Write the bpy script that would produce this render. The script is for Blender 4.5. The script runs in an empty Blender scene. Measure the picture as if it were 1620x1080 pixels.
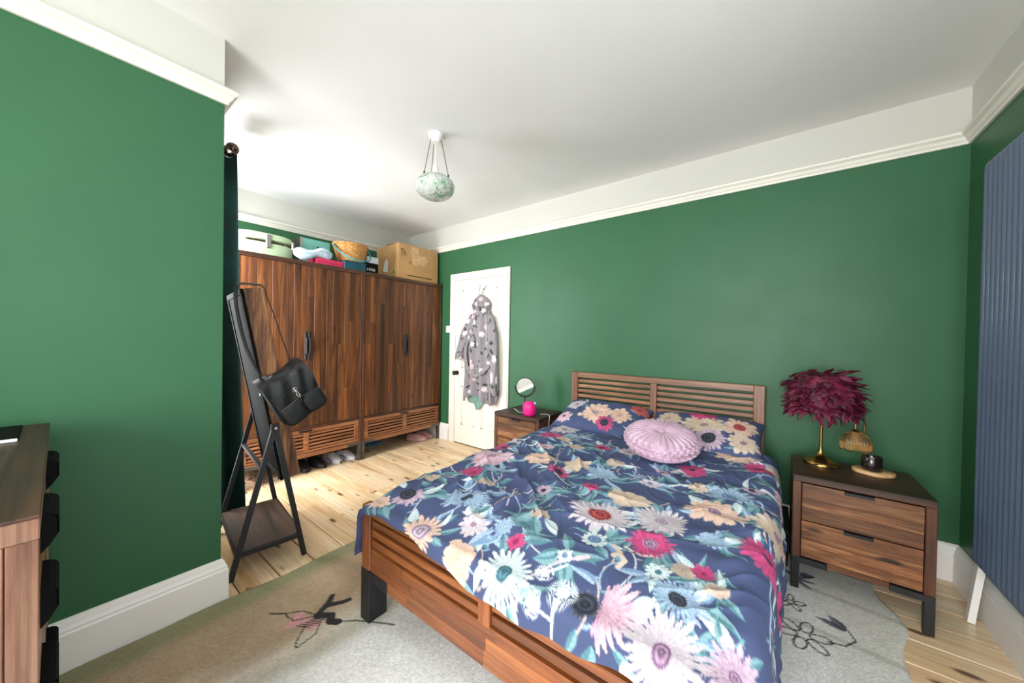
import bpy, math, random
import numpy as np
from mathutils import Matrix, Vector
random.seed(7); rng = np.random.default_rng(11)
sc = bpy.context.scene; C = sc.collection
PI = math.pi
def lin(c):
    return tuple(((v/255.)/12.92 if v/255. <= .04045 else ((v/255.+.055)/1.055)**2.4) for v in c)

# ------------------------------------------------------------------ camera
cam_d = bpy.data.cameras.new('camera'); cam = bpy.data.objects.new('camera', cam_d); C.objects.link(cam)
cam_d.sensor_width = 36.0; cam_d.lens = 549.9/1620*36; cam_d.shift_y = 1.49/1620; cam_d.clip_start = .02
fw = Vector((-.60843, .79354, -.01021)); rt = Vector((.79336, .60852, .01684)); up = Vector((-.01957, -.00214, .99981))
cam.matrix_world = Matrix(((rt.x, up.x, -fw.x, -.8122), (rt.y, up.y, -fw.y, -3.0261), (rt.z, up.z, -fw.z, 1.3), (0, 0, 0, 1)))
sc.camera = cam
# ------------------------------------------------------------------ world, daylight, exposure
w = bpy.data.worlds.new('overcast_sky'); sc.world = w; w.use_nodes = True
w.node_tree.nodes['Background'].inputs[0].default_value = (.86, .93, 1, 1); w.node_tree.nodes['Background'].inputs[1].default_value = 2.0
def area(name, loc, d, sx, sy, power, col):
    L = bpy.data.lights.new(name, 'AREA'); L.shape = 'RECTANGLE'; L.size = sx; L.size_y = sy; L.energy = power; L.color = col
    o = bpy.data.objects.new(name, L); C.objects.link(o); o.location = loc
    o.rotation_euler = Vector(d).to_track_quat('-Z', 'Y').to_euler(); return o
area('daylight_right_window', (.22, -2.75, 1.5), (-1, .0, .08), 2.1, 1.75, 13, (.97, .985, 1))
area('daylight_front_window', (-1.25, -5.52, 1.5), (0, 1, .06), 1.9, 1.75, 155, (.97, .985, 1))
area('daylight_alcove_window', (-4.10, -2.74, 1.34), (.12, 1, -.20), .8, 1.95, 92, (.96, .985, 1))
sc.view_settings.view_transform = 'Standard'; sc.view_settings.look = 'None'
sc.view_settings.exposure = 0.63; sc.view_settings.gamma = 1; sc.view_settings.use_curve_mapping = False

# ------------------------------------------------------------------ node helpers
MATS = {}
def newmat(name):
    m = bpy.data.materials.new(name); m.use_nodes = True; nt = m.node_tree
    b = nt.nodes['Principled BSDF']; MATS[name] = m
    return m, nt, b
def N(nt, t, **k):
    n = nt.nodes.new(t)
    for a, v in k.items(): setattr(n, a, v)
    return n
def L(nt, a, b): nt.links.new(a, b)
def ramp(nt, stops):
    r = N(nt, 'ShaderNodeValToRGB'); e = r.color_ramp.elements
    while len(e) < len(stops): e.new(.5)
    for i, (p, c) in enumerate(stops):
        e[i].position = p; e[i].color = (*lin(c), 1)
    return r
def mixc(nt, fac, a, b, mode='MIX'):
    m = N(nt, 'ShaderNodeMix', data_type='RGBA', blend_type=mode)
    for sock, v in ((m.inputs[0], fac), (m.inputs[6], a), (m.inputs[7], b)):
        if hasattr(v, 'links'): L(nt, v, sock)
        elif isinstance(v, (int, float)): sock.default_value = v
        else: sock.default_value = (*lin(v), 1)
    return m.outputs[2]
def bump(nt, b, h, strength, dist=.01):
    n = N(nt, 'ShaderNodeBump'); n.inputs['Strength'].default_value = strength; n.inputs['Distance'].default_value = dist
    L(nt, h, n.inputs['Height']); L(nt, n.outputs[0], b.inputs['Normal'])
def coords(nt, scale=(1, 1, 1), rand=0.):
    tc = N(nt, 'ShaderNodeTexCoord'); mp = N(nt, 'ShaderNodeMapping'); mp.inputs['Scale'].default_value = scale
    L(nt, tc.outputs['Object'], mp.inputs['Vector'])
    if rand:
        oi = N(nt, 'ShaderNodeObjectInfo'); mu = N(nt, 'ShaderNodeVectorMath', operation='SCALE'); mu.inputs[0].default_value = (3.1, 5.7, 9.3)
        sc_ = N(nt, 'ShaderNodeMath', operation='MULTIPLY'); sc_.inputs[1].default_value = rand
        L(nt, oi.outputs['Random'], sc_.inputs[0]); L(nt, sc_.outputs[0], mu.inputs['Scale']); L(nt, mu.outputs[0], mp.inputs['Location'])
    return mp.outputs[0]
def noise(nt, vec, scale, detail=3, rough=.5, dist=0):
    n = N(nt, 'ShaderNodeTexNoise'); L(nt, vec, n.inputs['Vector']); n.inputs['Scale'].default_value = scale
    n.inputs['Detail'].default_value = detail; n.inputs['Roughness'].default_value = rough; n.inputs['Distortion'].default_value = dist
    return n.outputs[0]
def plain(name, col, rough=.5, metal=0, var=.08, vs=8, bmp=0, bs=60, coat=0, sheen=0, spec=None):
    m, nt, b = newmat(name); v = coords(nt)
    n = noise(nt, v, vs, 3)
    dk = tuple(max(0, c*(1-var)) for c in col); lt = tuple(min(255, c*(1+var)) for c in col)
    r = ramp(nt, [(.3, dk), (.7, lt)]); L(nt, n, r.inputs[0]); L(nt, r.outputs[0], b.inputs['Base Color'])
    b.inputs['Roughness'].default_value = rough; b.inputs['Metallic'].default_value = metal
    if coat: b.inputs['Coat Weight'].default_value = coat
    if spec is not None: b.inputs['Specular IOR Level'].default_value = spec
    if sheen: b.inputs['Sheen Weight'].default_value = sheen; b.inputs['Sheen Roughness'].default_value = .4
    if bmp: bump(nt, b, noise(nt, v, bs, 4), bmp)
    return m
def wood(name, dark, mid, light, axis, rough=.38, cross=15, lo=.62, hi=1.3, knots=.5, coat=.15, fine=1.0, long=1.0):
    m, nt, b = newmat(name)
    s = [cross]*3; s['xyz'.index(axis)] = 1.3*long
    v = coords(nt, tuple(s), 7.)
    n1 = noise(nt, v, 1.0, 5, .62, .7)
    r = ramp(nt, [(.25, dark), (.48, mid), (.75, light)]); L(nt, n1, r.inputs[0])
    s2 = [cross*9]*3; s2['xyz'.index(axis)] = 3.*long
    n2 = noise(nt, coords(nt, tuple(s2), 3.), 1.0, 3, .6, .3)
    r2 = ramp(nt, [(.35, (150, 140, 130)), (.6, (255, 255, 255))]); L(nt, n2, r2.inputs[0])
    c = mixc(nt, .55*fine, r.outputs[0], r2.outputs[0], 'MULTIPLY')
    if knots:
        sk = [9.]*3; sk['xyz'.index(axis)] = 3.2
        vo = N(nt, 'ShaderNodeTexVoronoi'); L(nt, coords(nt, tuple(sk), 5.), vo.inputs['Vector']); vo.inputs['Scale'].default_value = 1.
        rk = ramp(nt, [(.0, (52, 32, 20)), (.09, (95, 70, 55)), (.17, (255, 255, 255))]); L(nt, vo.outputs['Distance'], rk.inputs[0])
        c = mixc(nt, knots, c, rk.outputs[0], 'MULTIPLY')
    oi = N(nt, 'ShaderNodeObjectInfo'); mr = N(nt, 'ShaderNodeMapRange'); mr.inputs['To Min'].default_value = lo; mr.inputs['To Max'].default_value = hi
    L(nt, oi.outputs['Random'], mr.inputs['Value'])
    hs = N(nt, 'ShaderNodeHueSaturation'); L(nt, mr.outputs[0], hs.inputs['Value']); L(nt, c, hs.inputs['Color'])
    L(nt, hs.outputs[0], b.inputs['Base Color']); b.inputs['Roughness'].default_value = rough; b.inputs['Coat Weight'].default_value = coat
    b.inputs['Coat Roughness'].default_value = .25
    bump(nt, b, n2, .18, .003)
    return m
def printed(name, rough=.85, sheen=.0, bmp=.25, bs=500):
    m, nt, b = newmat(name); a = N(nt, 'ShaderNodeAttribute', attribute_name='print'); L(nt, a.outputs['Color'], b.inputs['Base Color'])
    b.inputs['Roughness'].default_value = rough; b.inputs['Sheen Weight'].default_value = sheen
    bump(nt, b, noise(nt, coords(nt), bs, 3), bmp, .003)
    return m

GREEN = (47, 101, 66); CREAM = (198, 197, 188)
def wallmat():
    m, nt, b = newmat('wall_paint'); g = N(nt, 'ShaderNodeNewGeometry'); sp = N(nt, 'ShaderNodeSeparateXYZ'); L(nt, g.outputs['Position'], sp.inputs[0])
    gt = N(nt, 'ShaderNodeMath', operation='GREATER_THAN'); gt.inputs[1].default_value = 2.44; L(nt, sp.outputs['Z'], gt.inputs[0])
    n = noise(nt, g.outputs['Position'], 2.2, 4); r = ramp(nt, [(.3, (43, 92, 58)), (.7, (47, 97, 62))]); L(nt, n, r.inputs[0])
    L(nt, mixc(nt, gt.outputs[0], r.outputs[0], CREAM), b.inputs['Base Color'])
    rr = N(nt, 'ShaderNodeMapRange'); rr.inputs['To Min'].default_value = .42; rr.inputs['To Max'].default_value = .55; L(nt, noise(nt, g.outputs['Position'], 5, 3), rr.inputs['Value'])
    L(nt, rr.outputs[0], b.inputs['Roughness']); b.inputs['Specular IOR Level'].default_value = .38; bump(nt, b, noise(nt, g.outputs['Position'], 130, 3), .05, .004)
    return m
WALL = wallmat()
CEIL = plain('ceiling_paint', (227, 226, 225), .9, var=.012, vs=1.5, bmp=.04, bs=40)
WHITE = plain('white_gloss_paint', (236, 232, 226), .35, var=.02, vs=3)
CREAMP = plain('cream_rail_paint', (226, 221, 208), .45, var=.02, vs=3)
DOORP = plain('cream_door_paint', (232, 226, 212), .4, var=.02, vs=2)
BLACK = plain('black_powdercoat', (40, 40, 42), .45, .3, var=.08)
BLACKM = plain('black_matt', (15, 15, 16), .75, var=.1, spec=.1)
GREYM = plain('grey_metal', (96, 92, 88), .42, .6, var=.12, vs=14)
BRASS = plain('antique_brass', (176, 140, 78), .25, 1., var=.1, vs=6)
BRONZE = plain('bronze', (92, 78, 66), .22, 1., var=.12, vs=20)
CHROME = plain('chrome', (200, 198, 192), .15, 1., var=.03)
PINE = wood('pine_boards', (208, 160, 106), (242, 209, 165), (250, 231, 200), 'x', .3, 9, .9, 1.1, .85, .3, .55, .8)
W_Z = wood('acacia_upright', (46, 23, 9), (100, 55, 23), (154, 95, 44), 'z', .46, 18, .55, 1.4, .6, .03)
W_Y = wood('acacia_along_y', (58, 32, 20), (112, 66, 40), (158, 104, 68), 'y', .42, 16, .75, 1.25)
W_X = wood('acacia_along_x', (58, 32, 20), (132, 82, 48), (200, 142, 92), 'x', .42, 22, .5, 1.3, .95, .1, 1., 1.8)
D_Z = wood('dark_acacia_upright', (46, 25, 17), (88, 50, 34), (122, 76, 52), 'z', .4, 14, .85, 1.15, .2)
D_X = wood('dark_acacia_along_x', (30, 18, 13), (56, 34, 24), (92, 58, 40), 'x', .5, 16, .8, 1.15, .2, .05)
D_Y = wood('dark_acacia_along_y', (40, 22, 15), (76, 44, 30), (112, 70, 48), 'y', .4, 14, .85, 1.15, .2)
S_Y = wood('slat_acacia_along_y', (96, 54, 34), (158, 100, 64), (194, 136, 94), 'y', .4, 16, .85, 1.2, .2)
B_X = wood('bed_acacia_along_x', (84, 42, 20), (138, 76, 36), (176, 108, 58), 'x', .32, 12, .72, 1.18, .3, .3)
B_Z = wood('bed_acacia_upright', (84, 40, 18), (140, 74, 34), (176, 104, 54), 'z', .32, 12, .8, 1.1, .2, .3)
H_X = wood('headboard_acacia_along_x', (84, 50, 34), (142, 96, 68), (182, 136, 102), 'x', .42, 12, .8, 1.15, .2)
H_Z = wood('headboard_acacia_upright', (84, 50, 36), (134, 90, 66), (170, 126, 98), 'z', .42, 12, .85, 1.1, .2)
PALE = wood('chest_side_acacia', (128, 78, 60), (178, 128, 102), (212, 172, 142), 'z', .4, 18, .55, 1.2, .3)
RUST = wood('rustic_reclaimed_wood', (26, 16, 10), (128, 80, 44), (204, 146, 90), 'z', .6, 24, .98, 1.02, .8, 0, 1.6, 2.2)
RUSTD = wood('dark_reclaimed_wood', (26, 20, 17), (66, 50, 40), (98, 74, 56), 'x', .5, 10, .85, 1.1, .3, .1)
VELVET = plain('teal_velvet', (5, 30, 26), .85, var=.25, vs=5, sheen=.03, spec=.15)
RADP = plain('slate_blue_enamel', (78, 92, 112), .3, var=.02, coat=.2)
CARD = plain('cardboard', (196, 152, 100), .85, var=.05, vs=6, bmp=.05, bs=30)
LEATHER = plain('black_leather', (12, 12, 13), .5, var=.2, vs=10, bmp=.25, bs=45)
DUVETM = printed('floral_cotton', .8, .0, .15)
RUGM = printed('wool_rug_pile', .95, .0, 1.0, 260)
ROBEM = printed('floral_fleece', .95, .3, .4, 260)

# ------------------------------------------------------------------ mesh builder
class MB:
    def __init__(s): s.v = []; s.f = []; s.n = 0
    def add(s, v, f):
        k = s.n; s.v.append(np.asarray(v, float).reshape(-1, 3)); s.n += len(s.v[-1])
        s.f.extend([tuple(i+k for i in q) for q in f]); return s
    def box(s, x0, x1, y0, y1, z0, z1, b=0.):
        if x0 > x1: x0, x1 = x1, x0
        if y0 > y1: y0, y1 = y1, y0
        if z0 > z1: z0, z1 = z1, z0
        b = min(b, (x1-x0)*.49, (y1-y0)*.49, (z1-z0)*.49)
        if b <= 0:
            return s.add([(x, y, z) for x in (x0, x1) for y in (y0, y1) for z in (z0, z1)],
                         [(0, 1, 3, 2), (4, 6, 7, 5), (0, 4, 5, 1), (2, 3, 7, 6), (0, 2, 6, 4), (1, 5, 7, 3)])
        V = []; idx = {}
        lo = (x0, y0, z0); hi = (x1, y1, z1)
        for i in (0, 1):
            for j in (0, 1):
                for k in (0, 1):
                    sg = (i, j, k)
                    for a in range(3):
                        p = [(hi[d] if sg[d] else lo[d]) + (0 if d == a else (-b if sg[d] else b)) for d in range(3)]
                        idx[(i, j, k, a)] = len(V); V.append(p)
        F = []
        for a in range(3):
            o = [d for d in range(3) if d != a]
            for sgn in (0, 1):
                q = []
                for (p, r_) in ((0, 0), (1, 0), (1, 1), (0, 1)):
                    t = [0]*3; t[a] = sgn; t[o[0]] = p; t[o[1]] = r_; q.append(idx[(*t, a)])
                flip = (sgn == 1) ^ (a == 1)
                F.append(tuple(q) if flip else tuple(reversed(q)))
        for a in range(3):
            o = [d for d in range(3) if d != a]
            for p in (0, 1):
                for r_ in (0, 1):
                    t0 = [0]*3; t1 = [0]*3; t0[a] = 0; t1[a] = 1
                    for t in (t0, t1): t[o[0]] = p; t[o[1]] = r_
                    q = [idx[(*t0, o[0])], idx[(*t1, o[0])], idx[(*t1, o[1])], idx[(*t0, o[1])]]
                    flip = (p ^ r_) ^ (a == 1)
                    F.append(tuple(q) if not flip else tuple(reversed(q)))
        for i in (0, 1):
            for j in (0, 1):
                for k in (0, 1):
                    q = [idx[(i, j, k, a)] for a in range(3)]
                    F.append(tuple(q) if (i+j+k) % 2 else tuple(reversed(q)))
        return s.add(V, F)
    def tube(s, path, r, n=8, caps=True, flat=None):
        P = [Vector(p) for p in path]; R = r if hasattr(r, '__len__') else [r]*len(P)
        V = []; F = []; nrm = None
        for i, p in enumerate(P):
            t = (P[min(i+1, len(P)-1)] - P[max(i-1, 0)]).normalized()
            if nrm is None:
                a = Vector((0, 0, 1)) if abs(t.z) < .9 else Vector((1, 0, 0))
                if flat is not None: a = Vector(flat)
                nrm = (a - t*a.dot(t)).normalized()
            else: nrm = (nrm - t*nrm.dot(t)).normalized()
            bn = t.cross(nrm)
            for k in range(n):
                a = 2*PI*k/n
                rr = R[i]; ra, rb = rr if hasattr(rr, '__len__') else (rr, rr)
                V.append(p + nrm*math.cos(a)*ra + bn*math.sin(a)*rb)
        m = len(P)
        for i in range(m-1):
            for k in range(n): F.append((i*n+k, i*n+(k+1) % n, (i+1)*n+(k+1) % n, (i+1)*n+k))
        if caps: F.append(tuple(reversed(range(n)))); F.append(tuple(range((m-1)*n, m*n)))
        return s.add([tuple(v) for v in V], F)
    def bar(s, a, b, wd, dp, ref=(1, 0, 0)):
        """square bar from a to b; ref = direction of its width wd"""
        a = Vector(a); b = Vector(b); t = (b-a).normalized(); u = Vector(ref); u = (u-t*u.dot(t)).normalized(); v = t.cross(u)
        V = [p + u*i*wd/2 + v*j*dp/2 for p in (a, b) for (i, j) in ((-1, -1), (1, -1), (1, 1), (-1, 1))]
        return s.add([tuple(q) for q in V], [(3, 2, 1, 0), (4, 5, 6, 7), (0, 1, 5, 4), (1, 2, 6, 5), (2, 3, 7, 6), (3, 0, 4, 7)])
    def lathe(s, prof, c=(0, 0, 0), n=24, sx=1., sy=1., close=False):
        V = []; F = []; m = len(prof)
        for (r, z) in prof:
            for k in range(n):
                a = 2*PI*k/n; V.append((c[0]+r*math.cos(a)*sx, c[1]+r*math.sin(a)*sy, c[2]+z))
        for i in range(m-1):
            for k in range(n): F.append((i*n+k, i*n+(k+1) % n, (i+1)*n+(k+1) % n, (i+1)*n+k))
        if prof[0][0] > 1e-5 and not close: F.append(tuple(reversed(range(n))))
        if prof[-1][0] > 1e-5 and not close: F.append(tuple(range((m-1)*n, m*n)))
        return s.add(V, F)
    def grid(s, fn, nu, nv, closeu=False):
        V = [fn(i/(nu if closeu else nu-1), j/(nv-1)) for j in range(nv) for i in range(nu)]
        F = [(j*nu+i, j*nu+(i+1) % nu, (j+1)*nu+(i+1) % nu, (j+1)*nu+i) for j in range(nv-1) for i in range(nu if closeu else nu-1)]
        return s.add(V, F)
    def arr(s, P):
        nv, nu = P.shape[:2]; i = np.arange(nv*nu).reshape(nv, nu)
        f = np.stack([i[:-1, :-1], i[:-1, 1:], i[1:, 1:], i[1:, :-1]], -1).reshape(-1, 4)
        return s.add(P.reshape(-1, 3), f.tolist())
    def prism(s, poly, axis, a0, a1):
        n = len(poly); V = []
        for a in (a0, a1):
            for (p, q) in poly: V.append({'x': (a, p, q), 'y': (p, a, q), 'z': (p, q, a)}[axis])
        F = [tuple(range(n)), tuple(range(2*n-1, n-1, -1))] + [(i, n+i, n+(i+1) % n, (i+1) % n) for i in range(n)]
        return s.add(V, F)
    def mesh(s, name, off=(0, 0, 0), smooth=False, angle=40, col=None, fix=True):
        me = bpy.data.meshes.new(name); V = np.concatenate(s.v) - np.array(off)
        me.from_pydata(V.tolist(), [], s.f)
        if fix and len(s.f) < 60000:
            import bmesh
            bm = bmesh.new(); bm.from_mesh(me); bmesh.ops.recalc_face_normals(bm, faces=bm.faces); bm.to_mesh(me); bm.free()
        if smooth:
            me.polygons.foreach_set('use_smooth', [True]*len(me.polygons)); me.set_sharp_from_angle(angle=math.radians(angle))
        if col is not None:
            at = me.attributes.new('print', 'FLOAT_COLOR', 'POINT')
            at.data.foreach_set('color', np.c_[col, np.ones(len(col))].astype(np.float32).ravel())
        me.update(); return me
    def build(s, name, mat, parent=None, smooth=False, angle=40, label=None, col=None, off=None):
        if off is None: off = root_off(parent)
        o = bpy.data.objects.new(name, s.mesh(name, off, smooth, angle, col)); C.objects.link(o)
        o.data.materials.append(mat)
        if parent is not None: o.parent = parent
        if label: o['label'] = label
        return o
OFF = {}
def root_off(p):
    while p is not None:
        if p.name in OFF: return OFF[p.name]
        p = p.parent
    return (0, 0, 0)
def thing(name, label, cat, loc, rz=0, group=None, local=False):
    o = bpy.data.objects.new(name, None); C.objects.link(o); o.location = loc; o.rotation_euler = (0, 0, rz); o.empty_display_size = .05
    o['label'] = label; o['category'] = cat
    if group: o['group'] = group
    OFF[o.name] = (0, 0, 0) if local else tuple(loc)
    return o
def tag(o, label, cat, group=None):
    o['label'] = label; o['category'] = cat
    if group: o['group'] = group
    return o
def struct(name, mb=None, mat=None, smooth=False):
    if mb is None:
        o = bpy.data.objects.new(name, None); C.objects.link(o); o.empty_display_size = .05
    else: o = mb.build(name, mat, None, smooth)
    o['kind'] = 'structure'; return o
def single(name, mb, mat, label, cat, base, smooth=False, group=None, col=None, angle=40):
    """a thing that is one mesh, origin at its base"""
    o = bpy.data.objects.new(name, mb.mesh(name, base, smooth, angle, col)); C.objects.link(o); o.location = base
    o.data.materials.append(mat); return tag(o, label, cat, group)
def copy_part(src, parent, loc):
    o = src.copy(); C.objects.link(o); o.parent = parent; o.location = loc; return o
def rotated(mb, M, start=0):
    """apply a Matrix to all vertex blocks added since start"""
    A = np.array(M)
    for i in range(start, len(mb.v)): mb.v[i] = mb.v[i] @ A[:3, :3].T + A[:3, 3]
    return mb

# ------------------------------------------------------------------ numpy noise
LAT = rng.random((8, 257, 257))
def vn(x, y, k=0):
    x = np.asarray(x, float); y = np.asarray(y, float); xi = np.floor(x).astype(int); yi = np.floor(y).astype(int); fx = x-xi; fy = y-yi
    fx = fx*fx*(3-2*fx); fy = fy*fy*(3-2*fy); T = LAT[k % 8]; xi &= 255; yi &= 255
    return (T[xi, yi]*(1-fx)+T[xi+1, yi]*fx)*(1-fy) + (T[xi, yi+1]*(1-fx)+T[xi+1, yi+1]*fx)*fy
def fbm(x, y, k=0, o=4):
    s = 0; a = .5
    for i in range(o): s = s+a*vn(x*2**i+17*i, y*2**i+31*i, k+i); a *= .5
    return s
def ss(a, b, x): t = np.clip((x-a)/(b-a), 0, 1); return t*t*(3-2*t)

# ================================================================== THE SETTING
H = 2.718; LX = -4.986; CX = -2.955; AY = -2.542; FY = -5.30; T = .14
def wall_holes(axis, plane, t, a0, a1, z1, hole=None):
    """a wall slab; hole = (a0, a1, z0, z1)"""
    m = MB()
    def bx(p, q, r, s_):
        if axis == 'x': m.box(plane, plane+t, p, q, r, s_)
        else: m.box(p, q, plane, plane+t, r, s_)
    if not hole: bx(a0, a1, 0, z1)
    else:
        h0, h1, g0, g1 = hole
        bx(a0, h0, 0, z1); bx(h1, a1, 0, z1); bx(h0, h1, 0, g0); bx(h0, h1, g1, z1)
    return m
struct('wall_back', wall_holes('y', 0, T, LX-T, T, H), WALL)
struct('wall_right', wall_holes('x', 0, T, FY-T, 0, H, (-3.8, -1.7, .62, 2.36)), WALL)
struct('wall_front', wall_holes('y', FY, -T, CX, 0, H, (-2.2, -.3, .62, 2.36)), WALL)
struct('wall_chimney', wall_holes('x', CX, -T, FY-T, AY, H), WALL)
struct('wall_alcove', wall_holes('y', AY, -T, LX-T, CX-T, H, (-4.52, -3.62, .36, 2.38)), WALL)
struct('wall_left', wall_holes('x', LX, -T, AY, 0, H), WALL)
struct('ceiling', MB().box(LX-T, T, FY-T, T, H, H+.08), CEIL)
fl = struct('floor', MB().box(LX-T, T, FY-T, T, -.10, -.022), BLACKM)
# floorboards run along the bed wall, 174 mm apart
y0 = -2.121 - 19*.174; k = 0
while y0 < .06:
    ya, yb = max(y0, FY), min(y0+.174, 0.)
    if yb-ya > .02:
        cuts = [LX, -0.0]
        for q in range(random.choice((0, 1, 1, 2))):
            cuts.append(random.uniform(-4.5, -2.9) if q == 0 else random.uniform(-2.5, -.6))
        if k == 28: cuts = [LX, -3.55, 0.]
        cuts.sort(); m = None
        for a, b in zip(cuts[:-1], cuts[1:]):
            if b-a < .06: continue
            cx_, cy_ = (a+b)/2, (ya+yb)/2; hz = random.uniform(-.0008, .0008)
            m = MB().box(a-cx_+.0012, b-cx_-.0012, ya-cy_+.0034, yb-cy_-.0034, -.022, 0, .0025)
            o = m.build('plank', PINE, fl, off=(0, 0, 0)); o.location = (cx_, cy_, hz)
    y0 += .174; k += 1
# picture rails and skirting: profiles swept along each wall (d = distance from wall, z)
RAIL = [(0, 2.405), (.012, 2.405), (.016, 2.418), (.022, 2.424), (.030, 2.440), (.044, 2.452), (.046, 2.464), (.036, 2.470), (.030, 2.478), (0, 2.480)]
SKIRT = [(0, 0), (.026, 0), (.026, .150), (.022, .158), (.022, .166), (.016, .178), (.012, .192), (.006, .200), (0, .203)]
def sweep(prof, a, b, nrm, ea=0, eb=0):
    """profile along a->b on the wall whose inward normal is nrm; ea/eb: +1 mitre outwards, -1 mitre inwards"""
    a = Vector(a); b = Vector(b); d = (b-a).normalized(); n = Vector(nrm); V = []; m = len(prof)
    for (p, e, sg) in ((a, ea, -1), (b, eb, 1)):
        for (o, z) in prof:
            q = p + n*o + d*(sg*e*o); V.append((q.x, q.y, z))
    F = [tuple(range(m)), tuple(range(2*m-1, m-1, -1))] + [(i, m+i, m+(i+1) % m, (i+1) % m) for i in range(m)]
    return MB().add(V, F)
e_ = .0
struct('trim_1', sweep(RAIL, (LX, e_), (0, e_), (0, -1), -1, -1), CREAMP)
struct('trim_2', sweep(RAIL, (0, 0), (0, FY), (-1, 0), -1, -1), CREAMP)
struct('trim_3', sweep(RAIL, (CX, FY), (CX, AY), (1, 0), -1, 1), CREAMP)
struct('trim_4', sweep(RAIL, (CX, AY), (LX, AY), (0, 1), 1, -1), CREAMP)
struct('trim_5', sweep(RAIL, (LX, AY), (LX, 0), (1, 0), -1, -1), CREAMP)
struct('trim_6', sweep(RAIL, (0, FY), (CX, FY), (0, 1), -1, -1), CREAMP)
struct('baseboard_back', sweep(SKIRT, (-3.165, 0), (0, 0), (0, -1), 0, -1), WHITE)
struct('baseboard_door', sweep(SKIRT, (LX, 0), (-4.112, 0), (0, -1), -1, 0), WHITE)
struct('baseboard_right', sweep(SKIRT, (0, 0), (0, FY), (-1, 0), -1, -1), WHITE)
struct('baseboard_chimney', sweep(SKIRT, (CX, FY), (CX, AY), (1, 0), -1, 1), WHITE)
struct('baseboard_alcove', sweep(SKIRT, (CX, AY), (LX, AY), (0, 1), 1, -1), WHITE)
struct('baseboard_left', sweep(SKIRT, (LX, AY), (LX, 0), (1, 0), -1, -1), WHITE)
struct('baseboard_front', sweep(SKIRT, (0, FY), (CX, FY), (0, 1), -1, -1), WHITE)
# windows
gm, gnt, gb = newmat('window_glass')
tr = N(gnt, 'ShaderNodeBsdfTransparent'); gl = N(gnt, 'ShaderNodeBsdfGlossy'); gl.inputs['Roughness'].default_value = .02
mx = N(gnt, 'ShaderNodeMixShader'); mx.inputs[0].default_value = .06; L(gnt, tr.outputs[0], mx.inputs[1]); L(gnt, gl.outputs[0], mx.inputs[2])
L(gnt, mx.outputs[0], gnt.nodes['Material Output'].inputs['Surface'])
def window(name, axis, plane, inward, a0, a1, z0, z1, nd):
    r = struct(name); m = MB(); p0, p1 = sorted((plane-inward*.11, plane-inward*.05)); f = .05
    def bx(m, a, b, c, d, q0=p0, q1=p1):
        return m.box(q0, q1, a, b, c, d, .004) if axis == 'x' else m.box(a, b, q0, q1, c, d, .004)
    bx(m, a0, a0+f, z0, z1); bx(m, a1-f, a1, z0, z1); bx(m, a0, a1, z0, z0+f); bx(m, a0, a1, z1-f, z1)
    m.build('window_frame', WHITE, r)
    for i in range(1, nd):
        x = a0+(a1-a0)*i/nd; bx(MB(), x-.022, x+.022, z0, z1).build('mullion', WHITE, r)
    bx(MB(), a0, a1, (z0+z1)/2-.022, (z0+z1)/2+.022).build('meeting_rail', WHITE, r)
    bx(MB(), a0-.04, a1+.04, z0-.03, z0, *sorted((plane-inward*.05, plane+inward*.03))).build('window_sill', WHITE, r)
    q = plane-inward*.08; bx(MB(), a0+f, a1-f, z0+f, z1-f, q-.002, q+.002).build('pane', gm, r)
window('window_1', 'y', AY, 1, -4.52, -3.62, .36, 2.38, 1)
window('window_2', 'x', 0, -1, -3.8, -1.7, .62, 2.36, 3)
window('window_3', 'y', FY, 1, -2.2, -.3, .62, 2.36, 3)
# door in the bed wall
dr = struct('door_1')
m = MB(); ax0, ax1, dz = -4.108, -3.163, 2.095
for (a, b, c, d) in ((ax0, ax0+.10, 0, dz-.0855), (ax1-.075, ax1, 0, dz-.0855), (ax0, ax1, dz-.085, dz)):
    m.box(a, b, -.024, 0, c, d, .004)
    m.box(a+.01, b-.01, -.032, -.02, c+(0 if c == 0 else .012), d-.012, .004)
m.build('architrave', DOORP, dr)
lx0, lx1, lz0, lz1 = -4.005, -3.24, .012, 2.006
xs = (lx0, lx0+.112, -3.672, -3.562, lx1-.105, lx1); zs = (lz0, .235, .72, .93, 1.885, lz1)
m = MB()
for a, b in ((xs[0], xs[1]), (xs[2], xs[3]), (xs[4], xs[5])): m.box(a, b, -.016, 0, lz0, lz1)
for a, b in ((xs[1], xs[2]), (xs[3], xs[4])):
    for c, d in ((zs[0], zs[1]), (zs[2], zs[3]), (zs[4], zs[5])): m.box(a, b, -.016, 0, c, d)
m.build('door_leaf', DOORP, dr)
for a, b in ((xs[1], xs[2]), (xs[3], xs[4])):
    for c, d in ((zs[1], zs[2]), (zs[3], zs[4])):
        p = MB().box(a, b, -.005, 0, c, d).build('panel', DOORP, dr)
        q = MB()
        for (e, f, g, h) in ((a, a+.022, c, d), (b-.022, b, c, d), (a, b, c, c+.022), (a, b, d-.022, d)): q.box(e, f, -.013, -.003, g, h, .004)
        q.box(a+.035, b-.035, -.009, -.004, c+.035, d-.035, .003)
        q.build('moulding', DOORP, p)
kb = MB().lathe([(.0, 0), (.024, 0), (.024, .006), (.011, .010), (.010, .03), (.02, .036), (.029, .05), (.028, .062), (.018, .072), (0, .075)], n=20)
rotated(kb, Matrix.Translation((-3.965, -.016, .87)) @ Matrix.Rotation(PI/2, 4, 'X')); kb.build('door_knob', BLACK, dr, True)
for z in (1.78, .35): MB().box(-3.243, -3.228, -.028, -.012, z, z+.09, .003).build('hinge', DOORP, dr)
MB().box(-3.995, -3.96, -.02, -.016, .845, .895, .001).build('keyhole_plate', BRASS, dr)
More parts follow.
